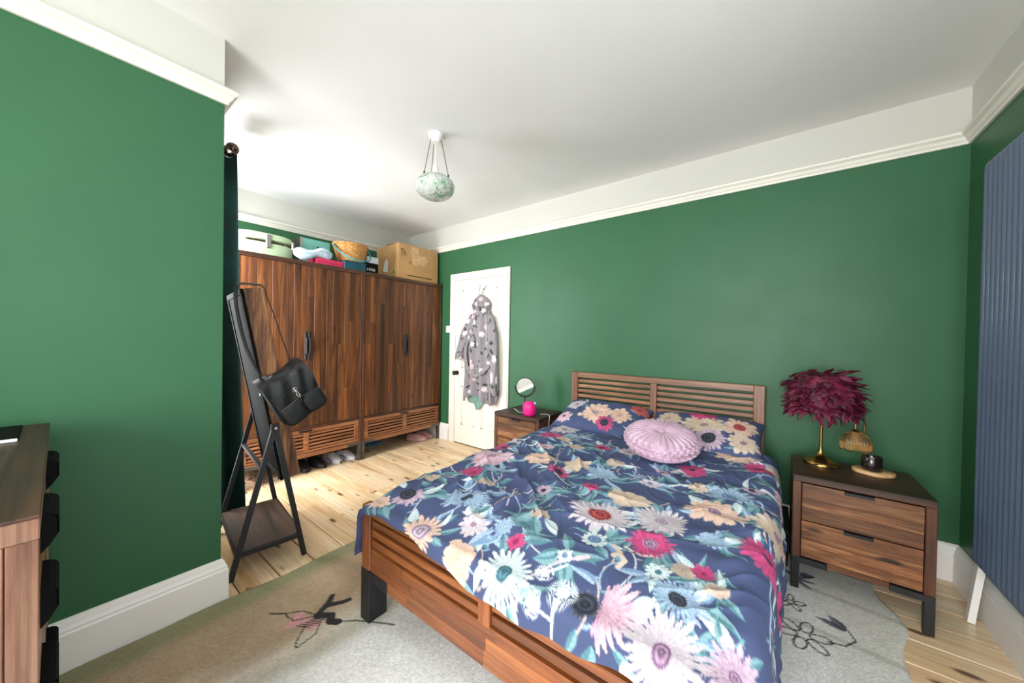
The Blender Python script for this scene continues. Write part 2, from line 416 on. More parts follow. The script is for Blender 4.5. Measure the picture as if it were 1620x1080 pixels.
# light switch
t = thing('light_switch', 'small white square light switch on green wall beside cream door', 'light switch', (-4.153, 0, 1.37))
MB().box(-4.195, -4.112, -.010, 0, 1.368, 1.452, .003).build('plate', WHITE, t); MB().box(-4.160, -4.146, -.015, -.009, 1.396, 1.424, .002).build('rocker', WHITE, t)

# ================================================================== WARDROBES
FXW = -4.28
def shared_plank(cache, key, size, bev):
    if key not in cache: cache[key] = MB().box(-size[0]/2, size[0]/2, -size[1]/2, size[1]/2, -size[2]/2, size[2]/2, bev).mesh('plank')
    return cache[key]
CA = {}
def piece(name, mat, parent, key, size, pos, bev=.001):
    me = shared_plank(CA, (key, tuple(round(v, 5) for v in size), mat.name), size, bev)
    if not me.materials: me.materials.append(mat)
    o = bpy.data.objects.new(name, me); C.objects.link(o); o.parent = parent
    f = root_off(parent); o.location = tuple(a-b for a, b in zip(pos, f)); return o
def child_piece(name, mat, parent, key, size, pos, bev=.001):
    """piece under a part that itself has a location"""
    o = piece(name, mat, parent, key, size, pos, bev); o.location = Vector(o.location) - parent.location; return o
def wardrobe(ya, yb, label):
    t = thing('wardrobe', label, 'wardrobe', (FXW-.3, (ya+yb)/2, 0), group='pair of matching wardrobes')
    b = .002; xb = -4.90
    MB().box(xb, FXW+.012, ya, yb, 1.945, 1.982, .003).build('top', D_Y, t)
    for (p, q) in ((ya, ya+.022), (yb-.022, yb)): MB().box(xb, FXW+.004, p, q, .16, 1.945, b).build('side_panel', D_Z, t)
    MB().box(xb, xb+.012, ya+.022, yb-.022, .16, 1.945).build('back_panel', D_Z, t)
    MB().box(xb, FXW-.03, ya+.022, yb-.022, .16, .185).build('bottom_panel', D_Y, t)
    MB().box(xb, FXW+.004, ya+.022, yb-.022, .432, .452, b).build('middle_rail', D_Y, t)
    MB().box(FXW-.05, FXW+.004, ya+.022, yb-.022, .165, .205, b).build('bottom_rail', S_Y, t)
    a, c = ya+.024, yb-.024; w_ = (c-a)/2
    for i in range(2):
        p, q = a+i*w_+.0015, a+(i+1)*w_-.0015; n = 9; pw = (q-p)/n
        d = MB().box(FXW-.026, FXW-.012, p, q, .455, 1.943).build('door', D_Z, t)
        for j in range(n):
            cuts = [.455, 1.943]
            if (i*5+j*3+int(ya*10)) % 3 != 1: cuts.insert(1, round(random.choice((.78, 1.0, 1.22, 1.45, 1.66)), 2))
            for z0, z1 in zip(cuts[:-1], cuts[1:]):
                hw = random.choice((0, .0006, .0012))
                piece('plank', W_Z, d, 'wp', (.012+0*hw, pw-.0008, z1-z0-.0006), (FXW-.006+hw, p+pw*(j+.5), (z0+z1)/2), .0011)
        yh = q-.013 if i == 0 else p+.013
        h = MB().box(FXW, FXW+.006, yh-.009, yh+.009, 1.075, 1.335, .002)
        h.box(FXW+.004, FXW+.026, yh-.004, yh+.004, 1.13, 1.28, .002); h.build('handle', BLACK, d)
    dw = MB().box(FXW-.05, FXW-.04, ya+.028, yb-.028, .210, .428).build('drawer', BLACKM, t)  # black backing paints in the shade seen through the slat gaps
    fr = MB()
    fr.box(FXW-.02, FXW+.002, ya+.028, yb-.028, .392, .428, b); fr.build('top_rail', S_Y, dw)
    MB().box(FXW-.02, FXW+.002, ya+.028, yb-.028, .210, .226, b).build('lower_rail', S_Y, dw)
    ym = (ya+yb)/2
    for (p, q) in ((ya+.028, ya+.075), (ym-.022, ym+.022), (yb-.075, yb-.028)): MB().box(FXW-.02, FXW+.002, p, q, .226, .392, b).build('stile', S_Y, dw)
    for (p, q) in ((ya+.075, ym-.022), (ym+.022, yb-.075)):
        for j in range(5):
            piece('slat', S_Y, dw, 'ws', (.016, q-p, .0205), (FXW-.010, (p+q)/2, .226+.0165+j*.0332), .003)
    MB().box(FXW-.002, FXW+.022, ym-.07, ym+.04, .414, .420, .002).box(FXW+.018, FXW+.022, ym-.07, ym+.04, .406, .420, .001).build('drawer_pull', BLACK, dw)
    for (p, q, s_) in ((ya+.002, ya+.037, 1), (yb-.037, yb-.002, -1)):
        for (x0, x1) in ((FXW-.036, FXW+.006), (xb+.01, xb+.046)): MB().box(x0, x1, p, q, 0, .165, .002).build('leg', GREYM, t)
        MB().box(FXW-.03, FXW+.007, *sorted((p if s_ > 0 else q, (p if s_ > 0 else q)+s_*.15)), .165, .197, .002).build('leg_bracket', GREYM, t)
wardrobe(-2.158, -1.0865, 'dark plank-fronted wooden wardrobe beside the green curtain, shoes below')
wardrobe(-1.0835, -.012, 'dark plank-fronted wooden wardrobe next to the cream door, cardboard box on top')

# ================================================================== THINGS ON THE WARDROBES
ZT = 1.983
MINT = plain('mint_vinyl', (176, 198, 158), .45, var=.04); TEALB = plain('teal_card', (110, 178, 165), .7, var=.05); TEALD = plain('dark_teal_plastic', (24, 84, 98), .4, var=.1)
PINKR = plain('raspberry_card', (214, 44, 92), .5, var=.05); SKY = plain('pale_blue_plush', (196, 214, 228), .95, var=.06, vs=25, bmp=.4, bs=120, sheen=.3)
WICK = None
def wick():
    m, nt, b = newmat('wicker'); v = coords(nt); r = ramp(nt, [(.3, (150, 96, 44)), (.5, (196, 138, 72)), (.75, (222, 172, 106))]); L(nt, noise(nt, v, 55, 3), r.inputs[0])
    L(nt, r.outputs[0], b.inputs['Base Color']); b.inputs['Roughness'].default_value = .6; bump(nt, b, noise(nt, v, 160, 2), .4); return m
WICK = wick()
# mint oval suitcase
t = thing('vanity_case', 'mint green oval vanity case with silver clasps at curtain end of wardrobe', 'case', (-4.56, -1.905, ZT))
def oval(rx, ry, z0, z1, n=40, e=2.8, r=.02):
    def f(a, d): return (math.copysign(abs(math.cos(a))**(2/e), math.cos(a))*(rx-d)-4.56, math.copysign(abs(math.sin(a))**(2/e), math.sin(a))*(ry-d)-1.905)
    m = MB(); V = []; rings = [(r, z0), (0, z0+r*.6), (0, z1-r), (r*.3, z1-r*.3), (r, z1)]
    for d, z in rings:
        for k in range(n): x, y = f(2*PI*k/n, d); V.append((x, y, z))
    F = [(i*n+k, i*n+(k+1) % n, (i+1)*n+(k+1) % n, (i+1)*n+k) for i in range(len(rings)-1) for k in range(n)]
    F += [tuple(range(n))[::-1], tuple(range((len(rings)-1)*n, len(rings)*n))]; return m.add(V, F)
oval(.17, .232, ZT, ZT+.135).build('case_body', MINT, t, True)
oval(.172, .234, ZT+.142, ZT+.215, r=.03).build('lid', MINT, t, True)
oval(.166, .228, ZT+.13, ZT+.146).build('seam', BRONZE, t, True)
MB().box(-4.392, -4.378, -1.925, -1.885, ZT+.08, ZT+.2, .004).build('clasp', CHROME, t)
MB().box(-4.40, -4.384, -1.72, -1.70, ZT+.10, ZT+.17, .004).build('clasp', CHROME, t)
# teal box with metal corner
t = thing('storage_box', 'teal cardboard storage box with grey side behind the blue pillow', 'box', (-4.72, -1.445, ZT))
MB().box(-4.86, -4.56, -1.585, -1.30, ZT, ZT+.285, .003).build('box_body', TEALB, t)
MB().box(-4.86, -4.565, -1.588, -1.584, ZT+.002, ZT+.283).build('side_cover', GREYM, t)
MB().box(-4.562, -4.556, -1.587, -1.565, ZT, ZT+.285, .001).build('corner_strip', CHROME, t)
mm = MB().lathe([(.0, 0), (.012, 0), (.012, .003), (0, .004)], n=12); rotated(mm, Matrix.Translation((-4.56, -1.42, ZT+.21)) @ Matrix.Rotation(PI/2, 4, 'Y')); mm.build('stud', BLACK, t)
MB().box(-4.562, -4.557, -1.432, -1.408, ZT+.16, ZT+.185).build('catch', BLACK, t)
# raspberry box, blue neck pillow on it
t = thing('gift_box', 'flat raspberry pink box under the pale blue pillow', 'box', (-4.42, -1.39, ZT))
MB().box(-4.52, -4.335, -1.525, -1.272, ZT, ZT+.058, .002).build('box_body', PINKR, t); MB().box(-4.523, -4.332, -1.528, -1.269, ZT+.03, ZT+.066, .002).build('lid', PINKR, t)
def bone(u, v):
    a = 2*PI*u; s_ = -1+2*v; prof = math.sqrt(max(0, 1-abs(s_)**3.0)); neck = .55+.45*min(1, abs(s_-.05)*1.5)
    y = -1.545+s_*.178; z = ZT+.098+.028*s_
    return (-4.36+.045*prof*math.cos(a), y, z+(.064*prof*neck)*math.sin(a)+.012*math.sin(s_*5))
t = thing('neck_pillow', 'pale blue plush bone-shaped pillow in front of teal box', 'pillow', (-4.36, -1.545, ZT+.02))
MB().grid(bone, 28, 36, True).build('cushion_body', SKY, t, True, 70)
MB().tube([(bone(.02, v)[0]+.002, bone(.02, v)[1], bone(.02, v)[2]+.004) for v in np.linspace(.25, .9, 14)], .0025, 6).build('seam', plain('blue_seam', (150, 176, 196), .9), t, True)
# dark teal tub, wicker basket on it
t = thing('plastic_tub', 'dark teal plastic tub under the wicker basket', 'tub', (-4.42, -1.145, ZT))
MB().prism([(-4.52, -1.265), (-4.34, -1.265), (-4.33, -1.255), (-4.33, -1.035), (-4.34, -1.025), (-4.52, -1.025)], 'z', ZT, ZT+.085).build('tub_body', TEALD, t)
MB().box(-4.525, -4.325, -1.27, -1.02, ZT+.078, ZT+.092, .004).build('rim', TEALD, t)
t = thing('wicker_basket', 'honey-coloured woven wicker basket with teal handle on teal tub', 'basket', (-4.42, -1.15, ZT+.095))
def bk(u, v):
    a = 2*PI*u; r = .118+.056*v**.8; wv = .004*math.sin(26*a)*math.cos(PI*v*17)
    return (-4.42+(r+wv)*math.cos(a)*.85, -1.15+(r+wv)*math.sin(a), ZT+.095+.165*v)
MB().grid(bk, 156, 35, True).build('weave', WICK, t, True, 80)
MB().lathe([(0, .0), (.117, .0), (.117, .01), (0, .012)], (-4.42, -1.15, ZT+.094), 32, .85).build('basket_base', WICK, t)
for q in (0, .010): MB().tube([(-4.42+.175*.85*math.cos(a), -1.15+.175*math.sin(a), ZT+.258+q+.003*math.sin(a*18+q*300)) for a in np.linspace(0, 2*PI, 73)], .008, 8, False).build('rim', WICK, t, True)
MB().tube([(-4.42+.182*math.sin(a)*1.0+.02, -1.15-.185*math.cos(a), ZT+.25-.165*math.sin(a)**.8) for a in np.linspace(0.001, PI-.001, 26)], .0075, 8).build('handle', plain('teal_rope', (40, 132, 142), .6), t, True)
# black box with lettering, grey box on it
t = thing('shoe_box', 'black box lettered PASSI beside the cardboard box', 'box', (-4.45, -.97, ZT))
MB().box(-4.56, -4.345, -1.015, -.895+.02, ZT, ZT+.115, .002).build('box_body', BLACKM, t)
LETW = plain('white_print', (236, 236, 232), .6, var=.01); LETD = plain('dark_brown_print', (64, 44, 32), .8, var=.05)
def text(body, size, loc, rot, mat, parent, name='lettering', sx=1.):
    c = bpy.data.curves.new('text', 'FONT'); c.body = body; c.size = size; c.extrude = .0004
    tmp = bpy.data.objects.new('text', c); C.objects.link(tmp)
    dg = bpy.context.evaluated_depsgraph_get(); me = bpy.data.meshes.new_from_object(tmp.evaluated_get(dg)); bpy.data.objects.remove(tmp)
    o = bpy.data.objects.new(name, me); C.objects.link(o); me.materials.clear(); me.materials.append(mat); o.parent = parent
    f = root_off(parent); o.location = tuple(a-b for a, b in zip(loc, f)); o.rotation_euler = rot; o.scale = (sx, 1, 1); return o
text('A PASSI', .042, (-4.3445, -1.034+.022, ZT+.03), (PI/2, 0, PI/2), LETW, t, sx=.72)
single('lidded_box', MB().box(-4.55, -4.35, -1.0, -.87, ZT+.116, ZT+.185, .003), plain('pale_grey_card', (198, 198, 202), .7), 'pale grey flat box on top of the black lettered box', 'box', (-4.45, -.94, ZT+.116))
# cardboard box
t = thing('cardboard_box', 'large brown cardboard box on the wardrobe nearest the door', 'box', (-4.56, -.33, ZT))
bx0, bx1, by0, by1, bz = -4.80, -4.335, -.622, -.040, ZT+.415
for (p, q, r, s_) in ((bx1-.006, bx1, by0, by1), (bx0, bx0+.006, by0, by1), (bx0+.006, bx1-.006, by0, by0+.006), (bx0+.006, bx1-.006, by1-.006, by1)): MB().box(p, q, r, s_, ZT, bz, .001).build('side_panel', CARD, t)
MB().box(bx0, bx1, by0, by1, ZT, ZT+.005).build('bottom_panel', CARD, t)
m = MB().add([(bx1, by0, bz), (bx1, by1, bz), ((bx0+bx1)/2, by1, bz+.012), ((bx0+bx1)/2, by0, bz+.012), (bx1, by0, bz+.005), (bx1, by1, bz+.005), ((bx0+bx1)/2, by1, bz+.017), ((bx0+bx1)/2, by0, bz+.017)], [(0, 1, 2, 3), (7, 6, 5, 4), (0, 4, 5, 1), (1, 5, 6, 2), (2, 6, 7, 3), (3, 7, 4, 0)]); m.build('flap', CARD, t)
m = MB().add([(bx0, by0, bz-.09), (bx0, by1, bz), ((bx0+bx1)/2, by1, bz+.01), ((bx0+bx1)/2, by0, bz+.008), (bx0, by0, bz-.085), (bx0, by1, bz+.005), ((bx0+bx1)/2, by1, bz+.015), ((bx0+bx1)/2, by0, bz+.013)], [(0, 1, 2, 3), (7, 6, 5, 4), (0, 4, 5, 1), (1, 5, 6, 2), (2, 6, 7, 3), (3, 7, 4, 0)]); m.build('flap', CARD, t)
text('Th', .115, (bx1+.0006, -.60, ZT+.275), (PI/2, 0, PI/2), LETD, t, sx=.62)
text('s', .07, (bx1+.0006, -.475, ZT+.20), (PI/2, 0, PI/2), LETD, t, sx=.8)
TAPE = plain('buff_tape', (190, 150, 112), .45, var=.06); TORN = plain('torn_card', (208, 170, 124), .9, var=.08, vs=30)
m = MB().prism([(-.455, ZT+.40), (-.46, ZT+.31), (-.43, ZT+.27), (-.44, ZT+.22), (-.40, ZT+.185), (-.33, ZT+.20), (-.245, ZT+.21), (-.20, ZT+.27), (-.24, ZT+.32), (-.34, ZT+.31), (-.345, ZT+.40)], 'x', bx1, bx1+.0008); m.build('torn_patch', TORN, t)
for a in (-.345, -.215): MB().box(bx1, bx1+.001, a, a+.045, ZT+.30+.02*(a < -.3), bz).build('tape', TAPE, t)
x = -.50
while x < -.15:
    d = random.uniform(.012, .035); MB().box(bx1, bx1+.0006, x, x+d, ZT+.048, ZT+.062).build('print_mark', LETD, t); x += d+.006
MB().prism([(-4.56, ZT+.09), (-4.55, ZT+.20), (-4.58, ZT+.26), (-4.63, ZT+.21), (-4.65, ZT+.11)], 'y', by0-.0008, by0).build('torn_label', LETW, t)
MB().prism([(-4.47, ZT+.07), (-4.40, ZT+.07), (-4.42, ZT+.115)], 'y', by0-.0008, by0).build('green_print', plain('green_print', (86, 150, 70), .7), t)

# ================================================================== SHOES under the wardrobes
def shoe(name, label, cat, loc, rz, upper, sole, lining, low=False, group=None, stripe=None, L_=.25):
    t = thing(name, label, 'shoe', loc, rz, group, local=True)
    def outline(v): return .036+.016*math.sin(PI*min(1, v*1.08))**.6*(1 if v > .45 else .82)
    def f(u, v):
        a = 2*PI*u; e = max(.02, 1-abs(2*v-1)**6); hw = outline(v)*e**.5
        h = (.070-.042*ss(.45, .95, v))*e**.4 if not low else (.055-.028*ss(.4, .9, v))*e**.4
        return (hw*math.copysign(abs(math.cos(a))**.75, math.cos(a)), L_*(v-.5), .018+max(0, math.sin(a))**.8*h)
    MB().grid(f, 22, 26, True).build('upper', upper, t, True, 60)
    def g(u, v):
        a = 2*PI*u; e = max(.03, 1-abs(2*v-1)**6); hw = (outline(v)+.004)*e**.5
        return (hw*math.cos(a), (L_+.008)*(v-.5), .013+.013*math.copysign(abs(math.sin(a))**.3, math.sin(a)))
    MB().grid(g, 20, 22, True).build('sole', sole, t, True, 50)
    V = [(.026*math.cos(a)*(1 if math.sin(a) < 0 else .8), -.055+.055*math.sin(a), .0) for a in np.linspace(0, 2*PI, 17)[:-1]]
    m = MB()
    top = [(x, y, f(.25, y/L_+.5)[2]*.98+.004) for x, y, z in V]; m.add(top, [tuple(range(16))]); m.tube(top+[top[0]], .004, 6, False); m.build('opening', lining, t, True)
    if stripe:
        for s_ in (-1, 1):
            MB().tube([(s_*(outline(v)*.97), L_*(v-.5), .022+.03*math.sin((v-.3)*8)**2) for v in np.linspace(.3, .75, 9)], .004, 6).build('stripe', stripe, t, True)
        MB().tube([((-1)**k*.016, .03-.012*k, f(.25, (.03-.012*k)/L_+.5)[2]+.002) for k in range(5)], .0025, 6).build('laces', LETW, t, True)
    return t
PINKS = plain('dusty_pink_canvas', (206, 150, 152), .8, var=.05); LP = plain('pale_pink_rubber', (218, 178, 176), .7); DKL = plain('brown_lining', (104, 66, 60), .9)
BSH = plain('black_rubber', (36, 36, 36), .5, var=.1); WSH = plain('white_knit', (222, 218, 224), .7); PUR = plain('purple_trim', (110, 84, 170), .6); DKB = plain('near_black_lining', (30, 28, 30), .9)  # the last colour is a near-black lining for the clog openings
ORL = plain('orange_lining', (206, 110, 70), .8); NAVYT = plain('navy_trim', (40, 52, 110), .6)
shoe('slip_on_shoe', 'dusty pink slip-on shoe in front, beneath wardrobe by the door', 'shoe', (-4.43, -.265, 0), math.radians(-52), PINKS, LP, DKL, group='dusty pink slip-on pair')
shoe('slip_on_shoe', 'dusty pink slip-on shoe behind its twin, beneath wardrobe by the door', 'shoe', (-4.47, -.125, 0), math.radians(-58), PINKS, LP, DKL, group='dusty pink slip-on pair')
shoe('trainer', 'white trainer with purple stripes, left of its pair under wardrobe', 'shoe', (-4.46, -1.295, 0), math.radians(-80), WSH, WSH, ORL, stripe=PUR, group='white trainers')
shoe('trainer', 'white trainer with navy stripes nearest the wardrobe middle leg', 'shoe', (-4.44, -1.165, 0), math.radians(-72), WSH, WSH, ORL, stripe=NAVYT, group='white trainers')
shoe('clog', 'black rubber clog nearest the leaning mirror', 'shoe', (-4.45, -1.585, 0), math.radians(-95), BSH, BSH, DKB, group='black clogs')
shoe('clog', 'black rubber clog between its twin and the white trainers', 'shoe', (-4.45, -1.455, 0), math.radians(-78), BSH, BSH, DKB, group='black clogs')
TAN = plain('tan_leather', (176, 120, 92), .6, var=.1)
for k, (y, lab) in enumerate(((-1.975, 'flat tan sandal beneath wardrobe nearest the curtain'), (-1.86, 'flat tan sandal beneath wardrobe just left of mirror foot'))):
    t = thing('sandal', lab, 'shoe', (-4.47, y, 0), math.radians(-70), 'tan sandals', local=True)
    MB().grid(lambda u, v: ((.034+.012*v)*max(.05, 1-abs(2*v-1)**5)**.5*math.cos(2*PI*u), .24*(v-.5), .012+.011*math.copysign(abs(math.sin(2*PI*u))**.3, math.sin(2*PI*u))), 18, 20, True).build('sole', plain('pale_footbed%d' % k, (214, 186, 164), .7), t, True)
    for yy in (.05, -.03): MB().tube([(.042*math.cos(a), yy, .02+.035*math.sin(a)) for a in np.linspace(0, PI, 11)], [(.003, .013)]*11, 8, flat=(0, 0, 1)).build('strap', TAN, t, True)
single('slipper', MB().grid(lambda u, v: (-4.66+.045*max(.05, 1-abs(2*v-1)**4)**.5*math.cos(2*PI*u), -.72+.24*(v-.5), .001+.03*abs(math.sin(PI*u))*max(.1, 1-abs(2*v-1)**4)), 16, 18, True), plain('blue_foam', (84, 148, 196), .7), 'bright blue flat slipper deep under the wardrobe by the door', 'shoe', (-4.66, -.72, 0), True)

# ================================================================== CURTAIN
t = thing('curtain_rod', 'dark bronze curtain rod with ball end beside the green wall edge', 'curtain rod', (-3.9, -2.345, 2.50))
MB().tube([(-4.6, -2.345, 2.50), (-3.66, -2.345, 2.50)], .014, 14).build('rod', BRONZE, t, True)
b_ = MB().lathe([(0, -.05), (.012, -.05), (.016, -.036), (.016, -.028), (.03, -.022), (.036, -.005), (.034, .014), (.022, .03), (0, .036)], n=20); rotated(b_, Matrix.Translation((-3.64, -2.345, 2.50)) @ Matrix.Rotation(PI/2, 4, 'Y')); b_.build('finial', BRONZE, t, True)
for x in (-4.45, -3.69): MB().box(x-.008, x+.008, AY, -2.335, 2.49, 2.51, .003).box(x-.02, x+.02, AY, AY+.008, 2.46, 2.54, .003).build('bracket', BRONZE, t)
ct = thing('curtain', 'dark teal velvet curtain hanging by the green wall corner', 'curtain', (-3.86, -2.35, .035))
def cur(u, v):
    z = 2.545-v*(2.545-.035); x = -3.715-.17*u; ph = 2*PI*2.5*u+PI*.5
    A = .040+.025*v; y = -2.342+.038*v + A*math.sin(ph) + .012*math.sin(ph*2.3+3*v)*v
    return (x+.02*math.cos(ph)*v, y, z+.006*math.sin(ph)*v)
MB().grid(cur, 120, 30).build('drape', VELVET, ct, True, 80)
for k in range(5):
    u = (k+.5)/5; x, y, z = cur(u, .02)
    MB().tube([(x, -2.345+.027*math.cos(a), 2.50+.027*math.sin(a)) for a in np.linspace(0, 2*PI, 21)], .005, 6, False).build('eyelet', CHROME, ct, True)

# ================================================================== MIRROR ON A-FRAME STAND
t = thing('cheval_mirror', 'tilting floor mirror in thick rustic wood frame on black metal stand', 'mirror', (-3.345, -2.25, 0), -.12, local=True)
Rm = Matrix.Translation((0, -.008, 1.01)) @ Matrix.Rotation(math.radians(10.2), 4, 'X')
def mp(name, m, mat, parent=t, smooth=False): return rotated(m, Rm).build(name, mat, parent, smooth)
mirror_m, mnt, mb_ = newmat('mirror_glass'); mb_.inputs['Metallic'].default_value = 1; mb_.inputs['Roughness'].default_value = .03; mb_.inputs['Base Color'].default_value = (.55, .56, .56, 1)
hw, hl, ht = .262, .552, .05
for s_ in (-1, 1): mp('side_board', MB().box(s_*hw, s_*(hw-.035), -ht+.012, ht, -hl, hl, .003), RUST)
for s_ in (-1, 1): mp('end_board', MB().box(-hw+.035, hw-.035, -ht+.012, ht, s_*hl, s_*(hl-.035), .003), RUSTD)
LACQ = plain('black_lacquer', (12, 10, 9), .7, var=.3, spec=.04)
mp('glass', MB().box(-hw+.035, hw-.035, ht-.012, ht-.006, -hl+.035, hl-.035), mirror_m)
mp('back_panel', MB().box(-hw+.03, hw-.03, -ht+.004, -ht+.010, -hl+.03, hl-.03), LACQ)
m = MB()
for s_ in (-1, 1): m.box(s_*hw, s_*(hw-.03), -ht-.002, -ht+.012, -hl, hl, .002); m.box(-hw, hw, -ht-.002, -ht+.012, s_*hl, s_*(hl-.03), .002)
mp('edge_strip', m, BLACKM)
for s_ in (-1, 1):
    m = MB(); x = s_*.302
    for f in (-.192, .152): m.bar((x, f, 0), (x, .0+.0*f, .79), .020, .026)
    m.box(x-.010, x+.010, -.02, .02, .765, .80, .002); m.build('side_frame', BLACK, t)
    m = MB(); m.bar((x, -.158, .125), (x, .128, .125), .016, .024); m.build('shelf_rail', BLACK, t)
    m = MB().tube([(s_*.262, 0, .78), (s_*.325, 0, .78)], .008, 10); m.build('pivot_bolt', CHROME, t, True)
MB().box(-.30, .30, -.165, .132, .126, .142, .002).build('shelf', RUSTD, t)
for y in (-.166, .133): MB().box(-.302, .302, y-.008, y+.008, .112, .138).build('shelf_rail', BLACK, t)
MB().bar((-.302, -.055, .56), (.302, -.055, .56), .02, .018, (0, 1, 0)).build('cross_bar', BLACK, t)
# backpack hung on it
t = thing('backpack', 'black leather backpack hanging by its straps from the rustic mirror', 'bag', (-2.975, -2.225, .80))
Rb = Matrix.Translation((-2.972, -2.232, .985)) @ Matrix.Rotation(math.radians(31), 4, 'X')
def bp(name, m, mat, smooth=True, ang=50): return rotated(m, Rb).build(name, mat, t, smooth, ang)
def sup(cx, cy, cz, rx, ry, rz, e=.45, nu=36, nv=22, sag=0):
    def f(u, v):
        a = 2*PI*u; b = PI*(v-.5); sp = lambda x, k: math.copysign(abs(x)**k, x)
        z = sp(math.sin(b), e); cb = sp(math.cos(b), e); wd = 1+sag*(-z)
        return (cx+rx*cb*sp(math.cos(a), e)*(1-.18*max(0, z)), cy+ry*wd*cb*sp(math.sin(a), e), cz+rz*z+.006*math.sin(9*u*2*PI)*cb*(1-abs(z)))
    return MB().grid(f, nu, nv, True)
bp('bag_body', sup(0, 0, -.015, .055, .122, .150, .42, sag=.08), LEATHER)
def flap(u, v):
    y = -.119+.238*u; s_ = v*1.0
    if v < .3: a = v/.3*PI/2; x, z = -.03+.092*math.sin(a), .098+.05*math.cos(a)
    else: x, z = .062+.006*math.sin(PI*(v-.3)/.7), .098-.145*(v-.3)/.7
    return (x+.004*math.sin(u*17+v*6), y*(1+.03*math.sin(v*5)), z+.006*math.sin(u*9)-.014*math.sin(PI*u))
bp('flap', MB().grid(flap, 24, 24), LEATHER, True, 70)
for s_ in (-1, 1):
    bp('front_pocket', sup(.052, s_*.060, -.095, .018, .058, .062, .5, 24, 14), LEATHER)
    bp('zip', MB().tube([(.071, s_*.008+s_*y, -.030-.10*abs(y)) for y in np.linspace(0, .105, 8)], .0022, 6), CHROME)
bp('clasp', MB().box(.070, .074, -.004, .004, -.02, .035, .002).tube([(.076, .010*math.cos(a), .022+.012*math.sin(a)) for a in np.linspace(0, 2*PI, 17)], .0028, 6, False).tube([(.078, .006*math.cos(a), -.008+.018*math.sin(a)) for a in np.linspace(0, 2*PI, 17)], .003, 6, False), CHROME)
for s_ in (-1, 1): bp('side_ring', MB().tube([(.0+.012*math.cos(a), s_*.128, .075+.012*math.sin(a)) for a in np.linspace(0, 2*PI, 13)], .003, 6, False), CHROME)
def strap(pts, nm='strap'):
    P_ = [Vector(p) for p in pts]; Q = []
    for i in range(len(P_)-1):
        p0, p1, p2, p3 = P_[max(0, i-1)], P_[i], P_[i+1], P_[min(len(P_)-1, i+2)]
        for s_ in np.linspace(0, 1, 6)[:-1]:
            Q.append(.5*((2*p1)+(p2-p0)*s_+(2*p0-5*p1+4*p2-p3)*s_*s_+(3*p1-p0-3*p2+p3)*s_**3))
    Q.append(P_[-1]); MB().tube(Q, [(.0022, .0085)]*len(Q), 8, flat=(1, 0, 0)).build(nm, LEATHER, t, True)
strap([(-3.0, -2.375, 1.075), (-3.045, -2.425, 1.24), (-3.058, -2.462, 1.44), (-3.068, -2.462, 1.548), (-3.10, -2.43, 1.572), (-3.13, -2.37, 1.578), (-3.15, -2.318, 1.574), (-3.15, -2.296, 1.51), (-3.10, -2.274, 1.40), (-3.035, -2.256, 1.27), (-3.0, -2.232, 1.16), (-2.99, -2.222, 1.08)])

# ================================================================== PENDANT LAMP
px, py_ = -2.742, -1.424
t = thing('pendant_lamp', 'marbled white and green glass bowl pendant hanging on chains from ceiling', 'lamp', (px, py_, 2.26))
MB().lathe([(.0, 0), (.026, 0), (.036, .012), (.050, .040), (.052, .056), (0, .056)], (px, py_, H-.056), 28).build('ceiling_rose', WHITE, t, True)
mg, nt, b = newmat('marbled_glass'); v = coords(nt)
n1 = noise(nt, v, 9, 4, .6, 2.2); r1 = ramp(nt, [(.0, (186, 194, 186)), (.56, (196, 202, 194)), (.61, (92, 156, 104)), (.65, (104, 164, 112)), (.71, (190, 198, 190))]); L(nt, n1, r1.inputs[0])
n2 = noise(nt, v, 14, 4, .6, 1.5); r2 = ramp(nt, [(.42, (255, 255, 255)), (.5, (206, 208, 204)), (.56, (255, 255, 255))]); L(nt, n2, r2.inputs[0])
L(nt, mixc(nt, 1, r1.outputs[0], r2.outputs[0], 'MULTIPLY'), b.inputs['Base Color']); b.inputs['Roughness'].default_value = .18; b.inputs['Coat Weight'].default_value = .4
zc = 2.352; Rb_, hb = .136, .088
prof = [(Rb_*math.cos(a), hb*math.sin(a)) for a in np.linspace(-PI/2+.001, 1.02, 26)]; prof += [(r-.006, z-.004) for r, z in prof[::-1][:6]]
MB().lathe(prof, (px, py_, zc), 40, close=True).build('glass_bowl', mg, t, True, 70)
MB().lathe([(0, 0), (.018, 0), (.02, .01), (.020, .045), (.016, .062), (.006, .075), (0, .075)], (px, py_, zc+.085), 18).build('lamp_holder', WHITE, t, True)
MB().lathe([(0, -.11), (.02, -.10), (.03, -.075), (.027, -.04), (.015, -.012), (.013, 0), (0, 0)], (px, py_, zc+.085), 18).build('bulb', plain('opal_bulb', (236, 234, 226), .3), t, True)
MB().tube([(px, py_, zc+.155), (px, py_, H-.05)], .0022, 6).build('flex', WHITE, t)
for a in (2.75, 4.85, .25):
    p0 = Vector((px+.046*math.cos(a), py_+.046*math.sin(a), H-.045)); p1 = Vector((px+.108*math.cos(a), py_+.108*math.sin(a), zc+hb*.56+.012))
    m = MB(); n = 26
    for i in range(n):
        c = p0.lerp(p1, (i+.5)/n); d = (p1-p0)/n*.72; s_ = Vector((math.cos(a+PI/2*(i % 2)), math.sin(a+PI/2*(i % 2)), 0))*.0032
        m.tube([c+d*math.cos(q)+s_*math.sin(q) for q in np.linspace(0, 2*PI, 9)], .0011, 4, False)
    m.build('chain', BRONZE, t)
    MB().box(p1.x-.005, p1.x+.005, p1.y-.005, p1.y+.005, p1.z-.014, p1.z+.008, .002).build('chain_hook', BRONZE, t)

